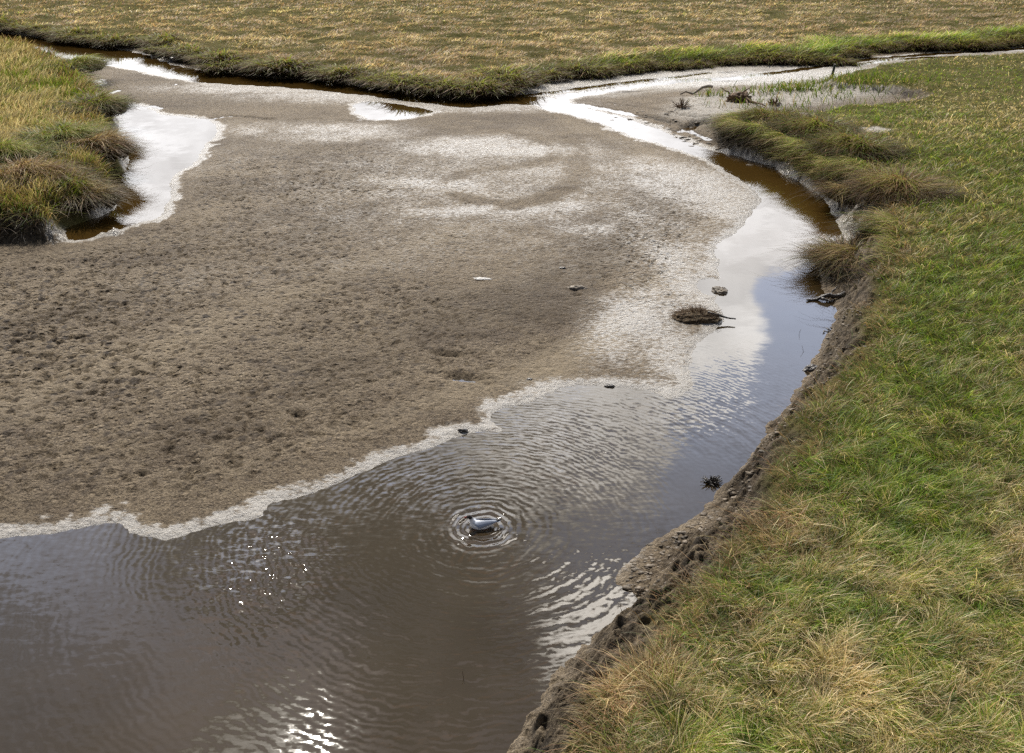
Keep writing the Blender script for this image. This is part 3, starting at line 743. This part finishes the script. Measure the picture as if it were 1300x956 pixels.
def hanging(name, n, F, key, box, seed, label):
    x0, x1, y0, y1 = box
    x = rng.uniform(x0, x1, n).astype(f32); y = rng.uniform(y0, y1, n).astype(f32)
    s = sample(F, x, y); wv = sample(water, x, y)
    keep = (s > -0.35 + .25 * fbm(x, y, .8, 3, seed)) & (s < 0.45) & (wv > 0.0) & (fbm(x, y, .5, 3, seed + 5) > -.28)
    keep &= rng.random(n) < (sstep(17.5, 23, y) if key else 1.0)
    keep &= (y < 35) | (x < 0)
    bx_, by_ = G(1088, 268, .3); keep &= ((x - bx_) / 1.15) ** 2 + ((y - by_) / 2.3) ** 2 > 1
    bx_, by_ = G(1075, 338, .1); keep &= ((x - bx_) / .8) ** 2 + ((y - by_) / 1.3) ** 2 > 1
    x, y, s = x[keep], y[keep], s[keep]; n = len(x); z = sample(h, x, y) - .01
    e = 0.3
    gxn = sample(F, x + e, y) - sample(F, x - e, y); gyn = sample(F, x, y + e) - sample(F, x, y - e)
    az = np.arctan2(-gyn, -gxn) + rng.normal(0, .65, n) + fbm(x, y, .6, 2, seed + 9) * 1.2
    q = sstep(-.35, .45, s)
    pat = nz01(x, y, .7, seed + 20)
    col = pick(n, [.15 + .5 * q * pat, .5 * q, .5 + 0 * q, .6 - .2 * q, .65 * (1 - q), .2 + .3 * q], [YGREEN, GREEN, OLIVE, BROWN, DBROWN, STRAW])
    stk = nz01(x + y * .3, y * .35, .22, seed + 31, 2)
    col = (col * ((0.16 + 1.25 * q) * (0.45 + 1.0 * stk))[:, None]).astype(f32)  # undercut shade painted in: blades lower on the bank darker, with streaks
    L = rng.uniform(.15, .6, n) * (.45 + 1.0 * pat)
    W = np.maximum(.007, .0005 * y) * rng.uniform(.7, 1.4, n)
    return tag(blades_mesh(name, x, y, z, L, W, az, rng.uniform(.4, .9, n), rng.uniform(.7, 1.3, n), col), label, "grass", None, "stuff")
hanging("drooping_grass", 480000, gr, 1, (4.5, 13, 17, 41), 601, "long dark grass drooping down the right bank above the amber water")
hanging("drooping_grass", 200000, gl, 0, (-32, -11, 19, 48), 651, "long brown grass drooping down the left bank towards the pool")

# --- tussocks: things of their own
def tussock(name, px, py, z0, rx, ry, hh, az_out, pal, n, label, group, sharew=1.0, spread=1.0, blade=(0.35, 0.7)):
    """a dome of long drooping blades; built around its own origin"""
    wx_, wy_ = G(px, py, z0)
    a = rng.uniform(0, 2 * math.pi, n); rad = np.sqrt(rng.random(n))
    lx = np.cos(a) * rad * rx; ly = np.sin(a) * rad * ry
    rg_ = 0.72 + 0.75 * nz01(np.cos(a) * 1.3 + px, np.sin(a) * 1.3 + py, 0.8, 531)
    lx = lx * rg_; ly = ly * rg_
    lz = hh * (1 - rad ** 2) * (0.35 + 1.1 * nz01(lx + px, ly + py, 0.35, 501)) - 0.05
    probs = [np.full(n, p) for p in pal[0]]
    topness = 1 - rad
    probs[0] = probs[0] * (0.3 + 1.4 * topness)
    col = pick(n, probs, pal[1])
    col = col * (1.25 - (0.55 if name == 'bank_tussock' else 0.90) * sstep(.15, .95, rad + rng.normal(0, .08, n)))[:, None].astype(f32)  # lit top and shaded foot painted into the blade colours
    out = np.where(rad > 0.25, a, az_out) + rng.normal(0, 0.5, n)
    mixd = rng.random(n) < 0.45
    out = np.where(mixd, az_out + rng.normal(0, 0.45, n), out)
    L = rng.uniform(blade[0] * .7, blade[1], n) * (0.35 + 1.2 * nz01(lx + px, ly, 0.25, 511))
    W = np.full(n, max(0.007, 0.0006 * wy_)) * sharew * rng.uniform(.7, 1.4, n)
    lean = rng.uniform(0.3, 0.8, n); droop = rng.uniform(0.5, 1.35, n) * spread
    o = blades_mesh(name, lx.astype(f32), ly.astype(f32), lz.astype(f32), L, W, out, lean, droop, col)
    o.location = (wx_, wy_, z0)
    # a dense core so the dome is not see-through
    return tag(o, label, "tussock", group)

core_mat = simple("tussock_core", (0.035, 0.027, 0.014), 0.95, 0.4, 10, 0.02)
PG = ([0.6, 0.3, 0.3, 0.3, 0.25], [YGREEN, GREEN, OLIVE, STRAW, BROWN])
PB = ([0.5, 0.6, 0.6, 0.25, 0.1], [STRAW, BROWN, RUST, OLIVE, DBROWN])
PD = ([0.25, 0.6, 0.4, 0.3, 0.35], [OLIVE, BROWN, DBROWN, OLIVE, STRAW])
PH = ([0.45, 0.35, 0.6, 0.55, 0.25, 0.15], [YGREEN, STRAW, BROWN, RUST, OLIVE, DBROWN])
PW = ([0.3, 0.2, 0.5, 0.6, 0.2], [YGREEN, GREEN, OLIVE, BROWN, DBROWN])
GRP = "tussocks overhanging the creek banks"
TL = [
 ("leaning_left_a", 122, 143, .70, .75, 1.1, .35, 0.2, PW, 5200, "green topped tussock drooping into the top of the left pool"),
 ("b", 96, 88, .65, .9, 1.4, .30, 0.3, PG, 3500, "bright green tussock above the small puddle on the left bank"),
 ("c", 122, 196, .62, .75, .9, .42, -0.3, PB, 5200, "rusty brown tussock sagging onto the middle of the left pool"),
 ("d", 84, 185, .75, .9, 1.0, .40, -0.5, PG, 5200, "large green rounded tussock inland of the rusty brown one on the left bank"),
 ("e", 100, 258, .30, .78, .65, .32, -0.4, PD, 5200, "low grey olive tussock on mud at the lower end of the left pool"),
 ("f", 34, 240, .62, .95, .9, .50, -0.9, PB, 6500, "big rusty tussock with dark foot at the lower left bank corner"),
 ("g", 10, 208, .8, .9, .9, .40, -0.7, PG, 5000, "green crested tussock above the big rusty one at the left frame edge"),
 ("h", 1140, 245, .72, .75, .95, .26, -2.3, PH, 8000, "round reddish brown tussock at the inner corner of the right bank"),
 ("i", 1085, 196, .72, 1.0, 1.1, .34, -2.3, PW, 8000, "long combed tussock left of the round reddish brown one on the right bank"),
 ("j", 1035, 172, .70, 1.0, 1.2, .34, -2.2, PW, 7000, "dark drooping tussock over the amber water on the right bank"),
 ("k", 985, 156, .60, .85, .9, .22, -2.1, PW, 5500, "green rimmed tussock at the far tip of the right bank by the sandy bar"),
 ("l", 1078, 338, .12, .55, .62, .30, -2.8, PD, 6500, "grey olive matted tussock slumped into the water at the creek bend"),
 ("m", 1078, 250, .32, .42, .42, .16, -2.6, PD, 2500, "small mud smeared tussock on bare mud below the right bank"),
]
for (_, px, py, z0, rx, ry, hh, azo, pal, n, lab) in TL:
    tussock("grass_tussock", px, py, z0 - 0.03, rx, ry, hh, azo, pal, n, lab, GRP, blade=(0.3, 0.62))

# dark tussocks along the foot of the far bank: one built, the rest copied
far_foot = [p for p in far_edge]
def along(pts, step):
    out = []; carry = 0
    for (a, b) in zip(pts[:-1], pts[1:]):
        L = math.dist(a, b); s = carry
        while s < L:
            k = s / L; out.append((a[0] + (b[0] - a[0]) * k, a[1] + (b[1] - a[1]) * k)); s += step()
        carry = s - L
    return out
rim_pts = P([(-20,30),(0,33),(60,42),(110,50),(150,54),(178,56),(198,53),(210,66),(230,70),(255,77),(300,86),(350,90),(400,92),(450,100),(520,111),(560,116),(600,118),(630,113),(642,100),(680,97),(720,91),
             (780,86),(850,80),(900,76),(960,72),(1040,75),(1066,72),(1080,60),(1140,56),(1180,57),(1260,54),(1300,48)], .35)
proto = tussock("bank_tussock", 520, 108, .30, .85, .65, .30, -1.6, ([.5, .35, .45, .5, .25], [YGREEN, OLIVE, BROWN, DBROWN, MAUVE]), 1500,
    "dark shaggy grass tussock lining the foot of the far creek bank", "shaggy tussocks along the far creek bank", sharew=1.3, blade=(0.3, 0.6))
first = True
for (x, y) in along(rim_pts, lambda: random.uniform(1.0, 1.9)):
    o = proto if first else proto.copy()
    if not first: COL.objects.link(o)
    first = False
    s = random.uniform(0.75, 1.2)
    o.location = (x + random.uniform(-.3, .3), y + random.uniform(.3, .9), random.uniform(.14, .26) - (.16 if x > 3 else 0))
    o.rotation_euler = (0, 0, random.uniform(-.6, .6)); o.scale = (s * random.uniform(.9, 1.3), s, s * random.uniform(.8, 1.1))

# ------------------------------------------------------------------ small solid things
def finish(name, bm, mat, parent=None, smooth=True, loc=(0, 0, 0)):
    me = bpy.data.meshes.new(name); bm.to_mesh(me); bm.free()
    for mm in (mat if isinstance(mat, (list, tuple)) else [mat]): me.materials.append(mm)
    if smooth:
        me.polygons.foreach_set("use_smooth", np.ones(len(me.polygons), bool))
    o = bpy.data.objects.new(name, me); COL.objects.link(o); o.location = loc
    if parent: o.parent = parent
    return o

def lump(rx, ry, rz, seed, sub=4, amp=0.35, sc=2.2, flat=0.0):
    bm = bmesh.new(); bmesh.ops.create_icosphere(bm, subdivisions=sub, radius=1.0)
    off = Vector((seed * 3.1, seed * 1.7, seed * 5.3))
    for v in bm.verts:
        p = v.co.copy()
        k = 1 + amp * mnoise.fractal(p * sc + off, 1.0, 2.1, 4) + amp * .6 * mnoise.noise(p * .9 + off)
        v.co = Vector((p.x * rx * k, p.y * ry * k, p.z * rz * k))
        if v.co.z < -rz * .5: v.co.z = -rz * .5
    return bm

def tube(bm, pts, rads, seg=6):
    rings = []
    for i, p in enumerate(pts):
        p = Vector(p)
        d = (Vector(pts[min(i + 1, len(pts) - 1)]) - Vector(pts[max(i - 1, 0)])).normalized()
        a = d.orthogonal().normalized(); b = d.cross(a)
        rings.append([bm.verts.new(p + (a * math.cos(2 * math.pi * k / seg) + b * math.sin(2 * math.pi * k / seg)) * rads[i]) for k in range(seg)])
    for r0, r1 in zip(rings[:-1], rings[1:]):
        for k in range(seg):
            bm.faces.new((r0[k], r0[(k + 1) % seg], r1[(k + 1) % seg], r1[k]))
    bm.faces.new(rings[0][::-1]); bm.faces.new(rings[-1])

def crooked(a, b, n=5, jit=0.05, r0=0.02, r1=0.006):
    a, b = Vector(a), Vector(b); L = (b - a).length
    pts = [a.lerp(b, i / n) + Vector([random.uniform(-1, 1) * jit * L for _ in range(3)]) * (0 < i < n) for i in range(n + 1)]
    return pts, [r0 + (r1 - r0) * i / n for i in range(n + 1)]

def brush(n, rad, hh, seed, flat=1.0, r0=0.012):
    random.seed(seed); bm = bmesh.new()
    for i in range(n):
        a = random.uniform(0, 6.28); q = random.uniform(.1, 1) * rad
        s = Vector((math.cos(a) * q * .35, math.sin(a) * q * .35 * flat, random.uniform(0, .2) * hh))
        a2 = a + random.uniform(-.8, .8)
        e = Vector((math.cos(a2) * q, math.sin(a2) * q * flat, random.uniform(.0, 1.0) * hh * (1 - .5 * q / rad)))
        p, r = crooked(s, e, 4, .09, r0 * random.uniform(.5, 1.2), r0 * .3)
        tube(bm, p, r, 5)
    return bm

def put(name, bm, mat, px, py, z, label, cat, group=None, rot=0.0):
    x, y = G(px, py, max(z, 0)); zz = max(hz(x, y), 0.0) if z is None else z
    o = finish(name, bm, mat, loc=(x, y, max(hz(x, y), 0.0)))
    o.rotation_euler[2] = rot
    return tag(o, label, cat, group)

# drift heap on the inside of the bend
x, y = G(884, 400, .1); z = max(hz(x, y), 0)
heap = bpy.data.objects.new("drift_heap", None); COL.objects.link(heap); heap.location = (x, y, z)
tag(heap, "brown heap of drift weed and roots on the mud spit beside the creek bend", "drift heap")
finish("mound", lump(.44, .30, .12, 3, 5, .22, 3.0), M_HEAP, heap)
finish("twigs", brush(420, .56, .27, 5, .72, .007), M_TWIG, heap)
bm = bmesh.new(); p, r = crooked((.2, -.05, .12), (.72, -.16, .03), 5, .04, .03, .012); tube(bm, p, r, 7); finish("stick", bm, M_DARK, heap)

put("mud_lump", lump(.15, .19, .07, 9, 4, .4, 2.5), M_CRUMB, 914, 368, .03, "small pale mud lump at the mouth of the little inlet", "mud lump")
put("mud_block", lump(.13, .10, .09, 12, 4, .25, 2.0), M_DARK, 1030, 470, .0, "dark squared mud block standing in the water beside the right shore", "mud block")

# driftwood at the bend
x, y = G(1042, 381, .02)
log = bpy.data.objects.new("driftwood", None); COL.objects.link(log); log.location = (x, y, 0.0)
tag(log, "dark forked driftwood lying in the shallows below the matted tussock", "driftwood")
bm = bmesh.new(); p, r = crooked((-.28, .0, .03), (.50, .10, .12), 7, .04, .02, .06); tube(bm, p, r, 8); finish("trunk", bm, M_DARK, log)
bm = bmesh.new(); p, r = crooked((.0, .0, .06), (.22, -.14, .02), 4, .05, .035, .012); tube(bm, p, r, 7)
p, r = crooked((.15, .05, .07), (.38, .26, .22), 4, .05, .03, .01); tube(bm, p, r, 7); finish("branch", bm, M_DARK, log)
bm = bmesh.new(); random.seed(4)
for k in range(9):
    a = Vector((random.uniform(-.18, .18), random.uniform(-.06, .06), .02)); b = a + Vector((random.uniform(-.16, .16), random.uniform(-.08, .08), random.uniform(0, .07)))
    p, r = crooked(a, b, 3, .08, .018, .006); tube(bm, p, r, 6)
put("twig", bm, M_DARK, 1052, 419, .02, "short black twig tangle at the waterline right of the creek bend", "twig")
bm = brush(70, .17, .17, 21, .8, .012)
put("weed_clump", bm, M_DARK, 903, 613, .0, "blackish spiky weed clump sticking out of the water at the near shore", "weed")
# submerged reeds
bm = bmesh.new()
for (px, py, qx, qy) in [(1012, 432, 1014, 418), (1024, 452, 1018, 438), (1006, 500, 1010, 492)]:
    pass
for i, (px, py, qx, lab) in enumerate([(1014, 425, .06, "thin dark reed stem standing alone in the blue water at the bend"), (1022, 447, -.10, "leaning reed stem in the water just above the dark mud block"),
                                  (790, 800, -.06, "bent straw stem poking from the water off the grassy near corner"), (590, 862, -.05, "lone short stem in the open brown water at the bottom")]):
    bm = bmesh.new(); p, r = crooked((0, 0, -.05), (qx * .6, .03, .11), 3, .02, .004, .002); tube(bm, p, r, 5)
    put("reed_stem", bm, M_TWIG, px, py, 0, lab, "reed")

# lumps and debris at the far bank
put("boulder", lump(.42, .34, .34, 31, 4, .35, 1.8), M_DARK, 205, 71, .05, "black rounded clod sitting in the amber channel below the far bank gap", "clod")
cl = put("slumped_turf", lump(.60, .42, .38, 33, 5, .55, 2.6), M_DARK, 232, 77, .05, "black slumped turf block with pale streaks at the foot of the far bank", "turf block")
finish("pale_streak", lump(.30, .10, .10, 35, 4, .8, 3.0), M_PALE, cl, loc=(-.05, -.33, .16))
put("drift_scrap", lump(.16, .07, .02, 41, 4, .6, 3), M_PALE, 612, 357, .1, "flat white scrap lying in the middle of the mudflat", "scrap")
put("driftwood_piece", lump(.19, .06, .035, 43, 4, .6, 3), M_PALEWOOD, 733, 367, .1, "pale bent driftwood piece right of the white scrap on the mudflat", "driftwood")
put("pebble", lump(.08, .05, .035, 45, 3, .3, 2), M_DARK, 714, 342, .1, "small black stone above the pale driftwood piece", "stone")
put("mussel_shell", lump(.05, .035, .022, 46, 3, .3, 2), M_DARK, 672, 478, .1, "small dark shell on the mudflat just above the rippled shore", "shell")
put("weed_scrap", lump(.09, .05, .03, 47, 3, .5, 2), M_DARK, 774, 489, .02, "dark weed scrap floating against the white mud rim", "weed")
put("weed_scrap", lump(.07, .05, .04, 48, 3, .5, 2), M_DARK, 588, 547, .02, "dark weed scrap on the shoreline left of the white spit", "weed")

def dead_bush(px, py, z, rad, hh, seed, lab):
    x, y = G(px, py, z)
    o = finish("dead_bush", brush(60, rad, hh, seed, .8, .02), M_TWIG, loc=(x, y, hz(x, y) - .03))
    tag(o, lab, "bush")
dead_bush(865, 138, .2, .55, .55, 51, "grey brown dead bush on the mud where the two creeks meet")
dead_bush(984, 128, .4, .38, .45, 52, "small dark dead bush on the pale sand above the right bank tip")
x, y = G(938, 124, .4)
rt = bpy.data.objects.new("uprooted_root", None); COL.objects.link(rt); rt.location = (x, y, hz(x, y))
tag(rt, "reddish uprooted root stump lying on the pale sandy bar", "root")
finish("root_ball", lump(.42, .30, .24, 53, 4, .6, 2.4), M_TWIG, rt, loc=(0, 0, .12))
bm = bmesh.new()
for (a, b, r0) in [((.1, 0, .2), (.75, -1.3, .05), .07), ((-.2, 0, .2), (-.7, .25, .5), .04), ((0, 0, .2), (.5, .2, .55), .04), ((.2, -.3, .1), (.2, -1.0, .05), .04)]:
    p, r = crooked(a, b, 5, .05, r0, r0 * .3); tube(bm, p, r, 7)
finish("roots", bm, M_TWIG, rt)
x, y = G(890, 113, .3)
bm = bmesh.new(); p, r = crooked((-.9, -.3, .03), (.5, .25, .25), 6, .06, .03, .07); tube(bm, p, r, 7)
tag(finish("drift_branch", bm, M_PALEWOOD, loc=(x, y, hz(x, y))), "pale curved branch lying left of the reddish root on the sandy bar", "branch")

# the post
x, y = G(1056, 97, .35)
post = bpy.data.objects.new("wooden_post", None); COL.objects.link(post); post.location = (x, y, hz(x, y)); post.rotation_euler = (R(2), R(5), 0)
tag(post, "short weathered wooden post standing where the green grass meets the creek mud", "post")
bm = bmesh.new(); tube(bm, [(0, 0, -.3), (0, 0, .2), (.004, 0, .58), (.004, 0, .60)], [.062, .058, .055, .048], 12)
finish("shaft", bm, M_WOOD, post)
bm = bmesh.new(); tube(bm, [(.004, 0, .602), (.004, 0, .625)], [.050, .042], 12); finish("bleached_top", bm, M_PALEWOOD, post)

# mud rubble at the foot of the right bank (nobody would count it)
def rubble():
    bm = bmesh.new(); random.seed(90)
    line = [(800,150),(840,162),(880,178),(915,186),(950,196),(985,204)]
    spots = []
    for i in range(150):
        k = random.randrange(len(line) - 1); q = random.random()
        px = line[k][0] + (line[k+1][0] - line[k][0]) * q + random.gauss(14, 20); py = line[k][1] + (line[k+1][1] - line[k][1]) * q + random.gauss(-6, 6)
        spots.append((px, py, random.uniform(.02, .075)))
    sh = [(1062,300),(1045,335),(1066,390),(1062,425),(1045,455),(1030,485),(1000,530),(965,585),(925,628),(880,660),(830,695),(800,715),(795,745),(820,752)]
    for i in range(650):
        k = random.randrange(len(sh) - 1); q = random.random()
        px = sh[k][0] + (sh[k+1][0] - sh[k][0]) * q + abs(random.gauss(2, 24)); py = sh[k][1] + (sh[k+1][1] - sh[k][1]) * q + random.gauss(3, 8)
        spots.append((px, py, random.uniform(.008, .022) * (2.0 if random.random() < .12 else 1)))
    for (px, py, s) in spots:
        x, y = G(px, py, .08); z = max(hz(x, y), -.01)
        ico = bmesh.ops.create_icosphere(bm, subdivisions=2, radius=s)
        off = Vector((px, py, s * 50))
        for v in ico['verts']:
            k = 1 + .9 * mnoise.noise(v.co / s * 1.7 + off)
            v.co = Vector((v.co.x * k * 1.5 + x, v.co.y * k + y, v.co.z * k * .42 + z))
    return finish("mud_rubble", bm, M_CRUMB)
tag(rubble(), "wet mud crumbs strewn along the foot of the right bank", "mud crumbs", None, "stuff")

# ------------------------------------------------------------------ the gull
def gull():
    root = bpy.data.objects.new("gull", None); COL.objects.link(root)
    root.location = (gull_xy[0], gull_xy[1], 0.0)
    tag(root, "black headed gull with dark hood and grey wings floating on the rippled creek", "gull")
    white = simple("white_feathers", (0.88, 0.88, 0.88), 0.6, .08, 30); hood = simple("hood_feathers", (0.030, 0.020, 0.016), 0.6, .3, 30)
    grey = simple("grey_feathers", (0.30, 0.34, 0.42), 0.6, .15, 24); black = simple("black_feathers", (0.012, 0.012, 0.014), 0.5, .3, 30)
    red = simple("red_bill", (0.26, 0.035, 0.018), 0.4, .2, 20)
    bm = bmesh.new()
    # sections along the body, bird faces -x: (x, z, half width, half height)
    secs = [(.175,.085,.004,.003),(.155,.082,.018,.012),(.12,.070,.034,.026),(.08,.055,.050,.042),(.03,.042,.062,.054),(-.02,.038,.066,.060),(-.065,.044,.060,.060),
            (-.098,.066,.045,.052),(-.112,.095,.031,.036),(-.118,.120,.026,.028),(-.124,.142,.027,.026),(-.136,.158,.028,.026),(-.152,.163,.026,.024),(-.166,.160,.018,.017),(-.174,.157,.008,.008)]
    rings = []; S = 16
    for i, (x, z, w, hh) in enumerate(secs):
        a = secs[max(i - 1, 0)]; b = secs[min(i + 1, len(secs) - 1)]
        d = Vector((b[0] - a[0], 0, b[1] - a[1])).normalized(); up = Vector((-d.z, 0, d.x)) * -1
        if i > 11: up = Vector((0, 0, 1))
        if up.z < 0 and abs(up.z) > abs(up.x): up = -up
        if 7 <= i <= 11: up = Vector((.75, 0, .66)) if i < 9 else (Vector((.9, 0, .4)) if i < 11 else Vector((.5, 0, .86)))
        rings.append([bm.verts.new(Vector((x, 0, z)) + Vector((0, 1, 0)) * w * math.cos(2 * math.pi * k / S) + up.normalized() * hh * math.sin(2 * math.pi * k / S)) for k in range(S)])
    for j, (r0, r1) in enumerate(zip(rings[:-1], rings[1:])):
        for k in range(S):
            fc = bm.faces.new((r0[k], r0[(k + 1) % S], r1[(k + 1) % S], r1[k]))
            fc.material_index = 1 if j >= 10 else 0
    bm.faces.new(rings[0]).material_index = 0; bm.faces.new(rings[-1][::-1]).material_index = 1
    bmesh.ops.recalc_face_normals(bm, faces=bm.faces)
    body = finish("body", bm, [white, hood], root)
    md = body.modifiers.new("smooth", 'SUBSURF'); md.levels = md.render_levels = 1
    # bill
    bm = bmesh.new(); tube(bm, [(-.168, 0, .159), (-.188, 0, .156), (-.205, 0, .150), (-.212, 0, .145)], [.0085, .007, .005, .0015], 8); finish("bill", bm, red, root)
    for s in (-1, 1):
        e = bmesh.new(); bmesh.ops.create_uvsphere(e, u_segments=8, v_segments=6, radius=.0042); finish("eye", e, black, root, loc=(-.156, s * .0245, .167))
        # folded wing: a shell lying on the flank
        bm = bmesh.new(); g = []
        for i in range(13):
            q = i / 12; x = -.085 + .255 * q
            row = []
            for k in range(7):
                v = k / 6
                top = .098 - .006 * q + .010 * math.sin(q * 3.1); bot = .035 + .055 * q ** 1.3
                z = top + (bot - top) * v * (math.sin(min(q * 4.5, 1) * 1.57))
                yb = (.014 + .056 * math.sin(v * 1.9)) * (1 - .80 * q ** 1.6) * (0.5 + .5 * math.sin(min(q * 4 + .15, 1) * 1.57)) + .006
                row.append(bm.verts.new((x, s * yb, z)))
            g.append(row)
        for i in range(12):
            for k in range(6): bm.faces.new((g[i][k], g[i+1][k], g[i+1][k+1], g[i][k+1]))
        bmesh.ops.recalc_face_normals(bm, faces=bm.faces)
        w = finish("wing", bm, grey, root)
        md = w.modifiers.new("thick", 'SOLIDIFY'); md.thickness = .006; md.offset = 1
        # black primaries beyond the wing
        bm = bmesh.new(); tube(bm, [(.135, s * .016, .083), (.17, s * .010, .091), (.205, s * .002, .099), (.232, -s * .006, .104)], [.012, .011, .008, .001], 8)
        for v in bm.verts: v.co.y *= 1.0
        finish("wing_tip", bm, black, w)
    bm = bmesh.new()
    vs = [bm.verts.new(c) for c in ((.14, -.016, .078), (.14, .016, .078), (.205, .028, .084), (.212, 0, .086), (.205, -.028, .084))]
    bm.faces.new(vs); tl = finish("tail", bm, white, root, smooth=False); md = tl.modifiers.new("thick", 'SOLIDIFY'); md.thickness = .005
    root.rotation_euler = (0, 0, R(6)); root.location.z = -.014; root.scale = (1.12, 1.12, 1.12)
    return root
gull()

# ------------------------------------------------------------------ sun and sky
SUN_EL, SUN_AZ = 47.0, -16.0     # azimuth from straight ahead (+Y), negative = left
sd = bpy.data.lights.new("sun", 'SUN'); sd.energy = 5.0; sd.angle = R(0.6); sd.color = (1.0, 0.94, 0.84)
so = bpy.data.objects.new("sun", sd); COL.objects.link(so)
el, az = R(SUN_EL), R(SUN_AZ)
sdir = Vector((math.sin(az) * math.cos(el), math.cos(az) * math.cos(el), math.sin(el)))
so.rotation_euler = (-sdir).to_track_quat('-Z', 'Y').to_euler(); so.location = (0, 0, 60)

w = bpy.data.worlds.new("World"); scene.world = w; w.use_nodes = True
w.node_tree.nodes.clear(); t = NT(w.node_tree)
sky = t.new('ShaderNodeTexSky', sky_type='NISHITA'); sky.sun_disc = False; sky.sun_elevation = el; sky.sun_rotation = az
D = t.vmath('NORMALIZE', t.new('ShaderNodeTexCoord').outputs['Generated'])
sep = t.new('ShaderNodeSeparateXYZ'); t.inp(sep, 0, D)
zc = t.math('MAXIMUM', sep.outputs[2], 0.0)
proj = t.vmath('SCALE', D, sc=t.math('DIVIDE', 1.0, t.math('ADD', zc, 0.16)))
c1 = t.noise(proj, 1.5, 7, 0.58, dist=0.3)
def mirror_dir(px, py):
    a = (px - 650.0) / FPX; b = -(py - 478.0) / FPX
    v = Vector((a, math.cos(PITCH) + b * math.sin(PITCH), -math.sin(PITCH) + b * math.cos(PITCH))).normalized()
    v.z = -v.z
    return v
def glob(v, deg, soft=0.3):
    dt = t.vmath('DOT_PRODUCT', D, tuple(v))
    return t.mr(dt, math.cos(R(deg)), math.cos(R(deg * soft)))
# cloud cover: a bright bank ahead low down, breaks of blue, grey sheet overhead
elev = sep.outputs[2]
lowbank = t.mr(elev, 0.44, 0.30)
dens_ = t.math('ADD', c1, t.math('MULTIPLY', lowbank, 0.26))
def addb(v, deg, amt, soft=.3):
    global dens_
    dens_ = t.math('ADD', dens_, t.math('MULTIPLY', glob(v, deg, soft), amt))
cool = (1010, 400)
addb(mirror_dir(1025, 410), 4.2, -0.30); addb(mirror_dir(985, 545), 5.5, -0.30); addb(mirror_dir(940, 620), 5, -0.2)
addb(mirror_dir(920, 440), 4.0, 0.20); addb(mirror_dir(785, 840), 5.0, 0.34, .1); addb(mirror_dir(335, 1030), 5.5, 0.30)
addb(mirror_dir(740, 540), 8, 0.14); addb(mirror_dir(560, 600), 8, 0.08)
mask = t.mr(dens_, 0.50, 0.64)
front = t.mr(sep.outputs[1], -0.1, 0.75, 0.07, 1.0)
lum = t.mr(elev, 0.58, 0.38, 0.50, 3.7)
lum = t.math('MULTIPLY', lum, t.mr(elev, 0.33, 0.16, 1.0, 0.70))
lum = t.math('MULTIPLY', lum, front)
lum = t.math('ADD', lum, t.math('MULTIPLY', glob(mirror_dir(925, 440), 5.0, .3), 1.6))
lum = t.math('ADD', lum, t.math('MULTIPLY', glob(mirror_dir(785, 840), 5.0, .1), 13.0))
lum = t.math('ADD', lum, t.math('MULTIPLY', glob(mirror_dir(720, 550), 10.0, .1), 1.0))
lum = t.math('ADD', lum, t.math('MULTIPLY', glob(mirror_dir(335, 1030), 5.5, .2), 3.0))
lum = t.math('MULTIPLY', lum, t.mr(t.noise(proj, 3.2, 6, .6), 0.3, 0.7, 0.62, 1.15))
ccol = t.mix(t.mr(elev, 0.2, 0.58), (1.0, 1.0, 1.02, 1), (1.0, 0.94, 0.86, 1))
haze = t.vmath('SCALE', (0.84, 0.95, 1.22), sc=t.math('MULTIPLY', t.mr(elev, 0.70, 0.40, 0.16, 1.9), front))
blue = t.vmath('ADD', t.vmath('MULTIPLY', t.vmath('SCALE', sky.outputs[0], sc=0.085), (1.0, 0.92, 0.88)), haze)
b1 = t.new('ShaderNodeBackground'); t.inp(b1, 'Color', blue); t.inp(b1, 'Strength', 1.0)
b2 = t.new('ShaderNodeBackground'); t.inp(b2, 'Color', ccol); t.inp(b2, 'Strength', lum)
mx = t.new('ShaderNodeMixShader'); t.inp(mx, 0, mask); t.l.new(b1.outputs[0], mx.inputs[1]); t.l.new(b2.outputs[0], mx.inputs[2])
out = t.new('ShaderNodeOutputWorld'); t.l.new(mx.outputs[0], out.inputs[0])

# ------------------------------------------------------------------ render settings
scene.view_settings.view_transform = 'Standard'; scene.view_settings.look = 'None'
scene.view_settings.exposure = 0; scene.view_settings.gamma = 1
scene.render.engine = 'CYCLES'
scene.cycles.max_bounces = 6; scene.cycles.transparent_max_bounces = 8
scene.cycles.diffuse_bounces = 2; scene.cycles.glossy_bounces = 2; scene.cycles.transmission_bounces = 4
scene.cycles.sample_clamp_indirect = 4
scene.cycles.use_adaptive_sampling = True
scene.cycles.use_denoising = False
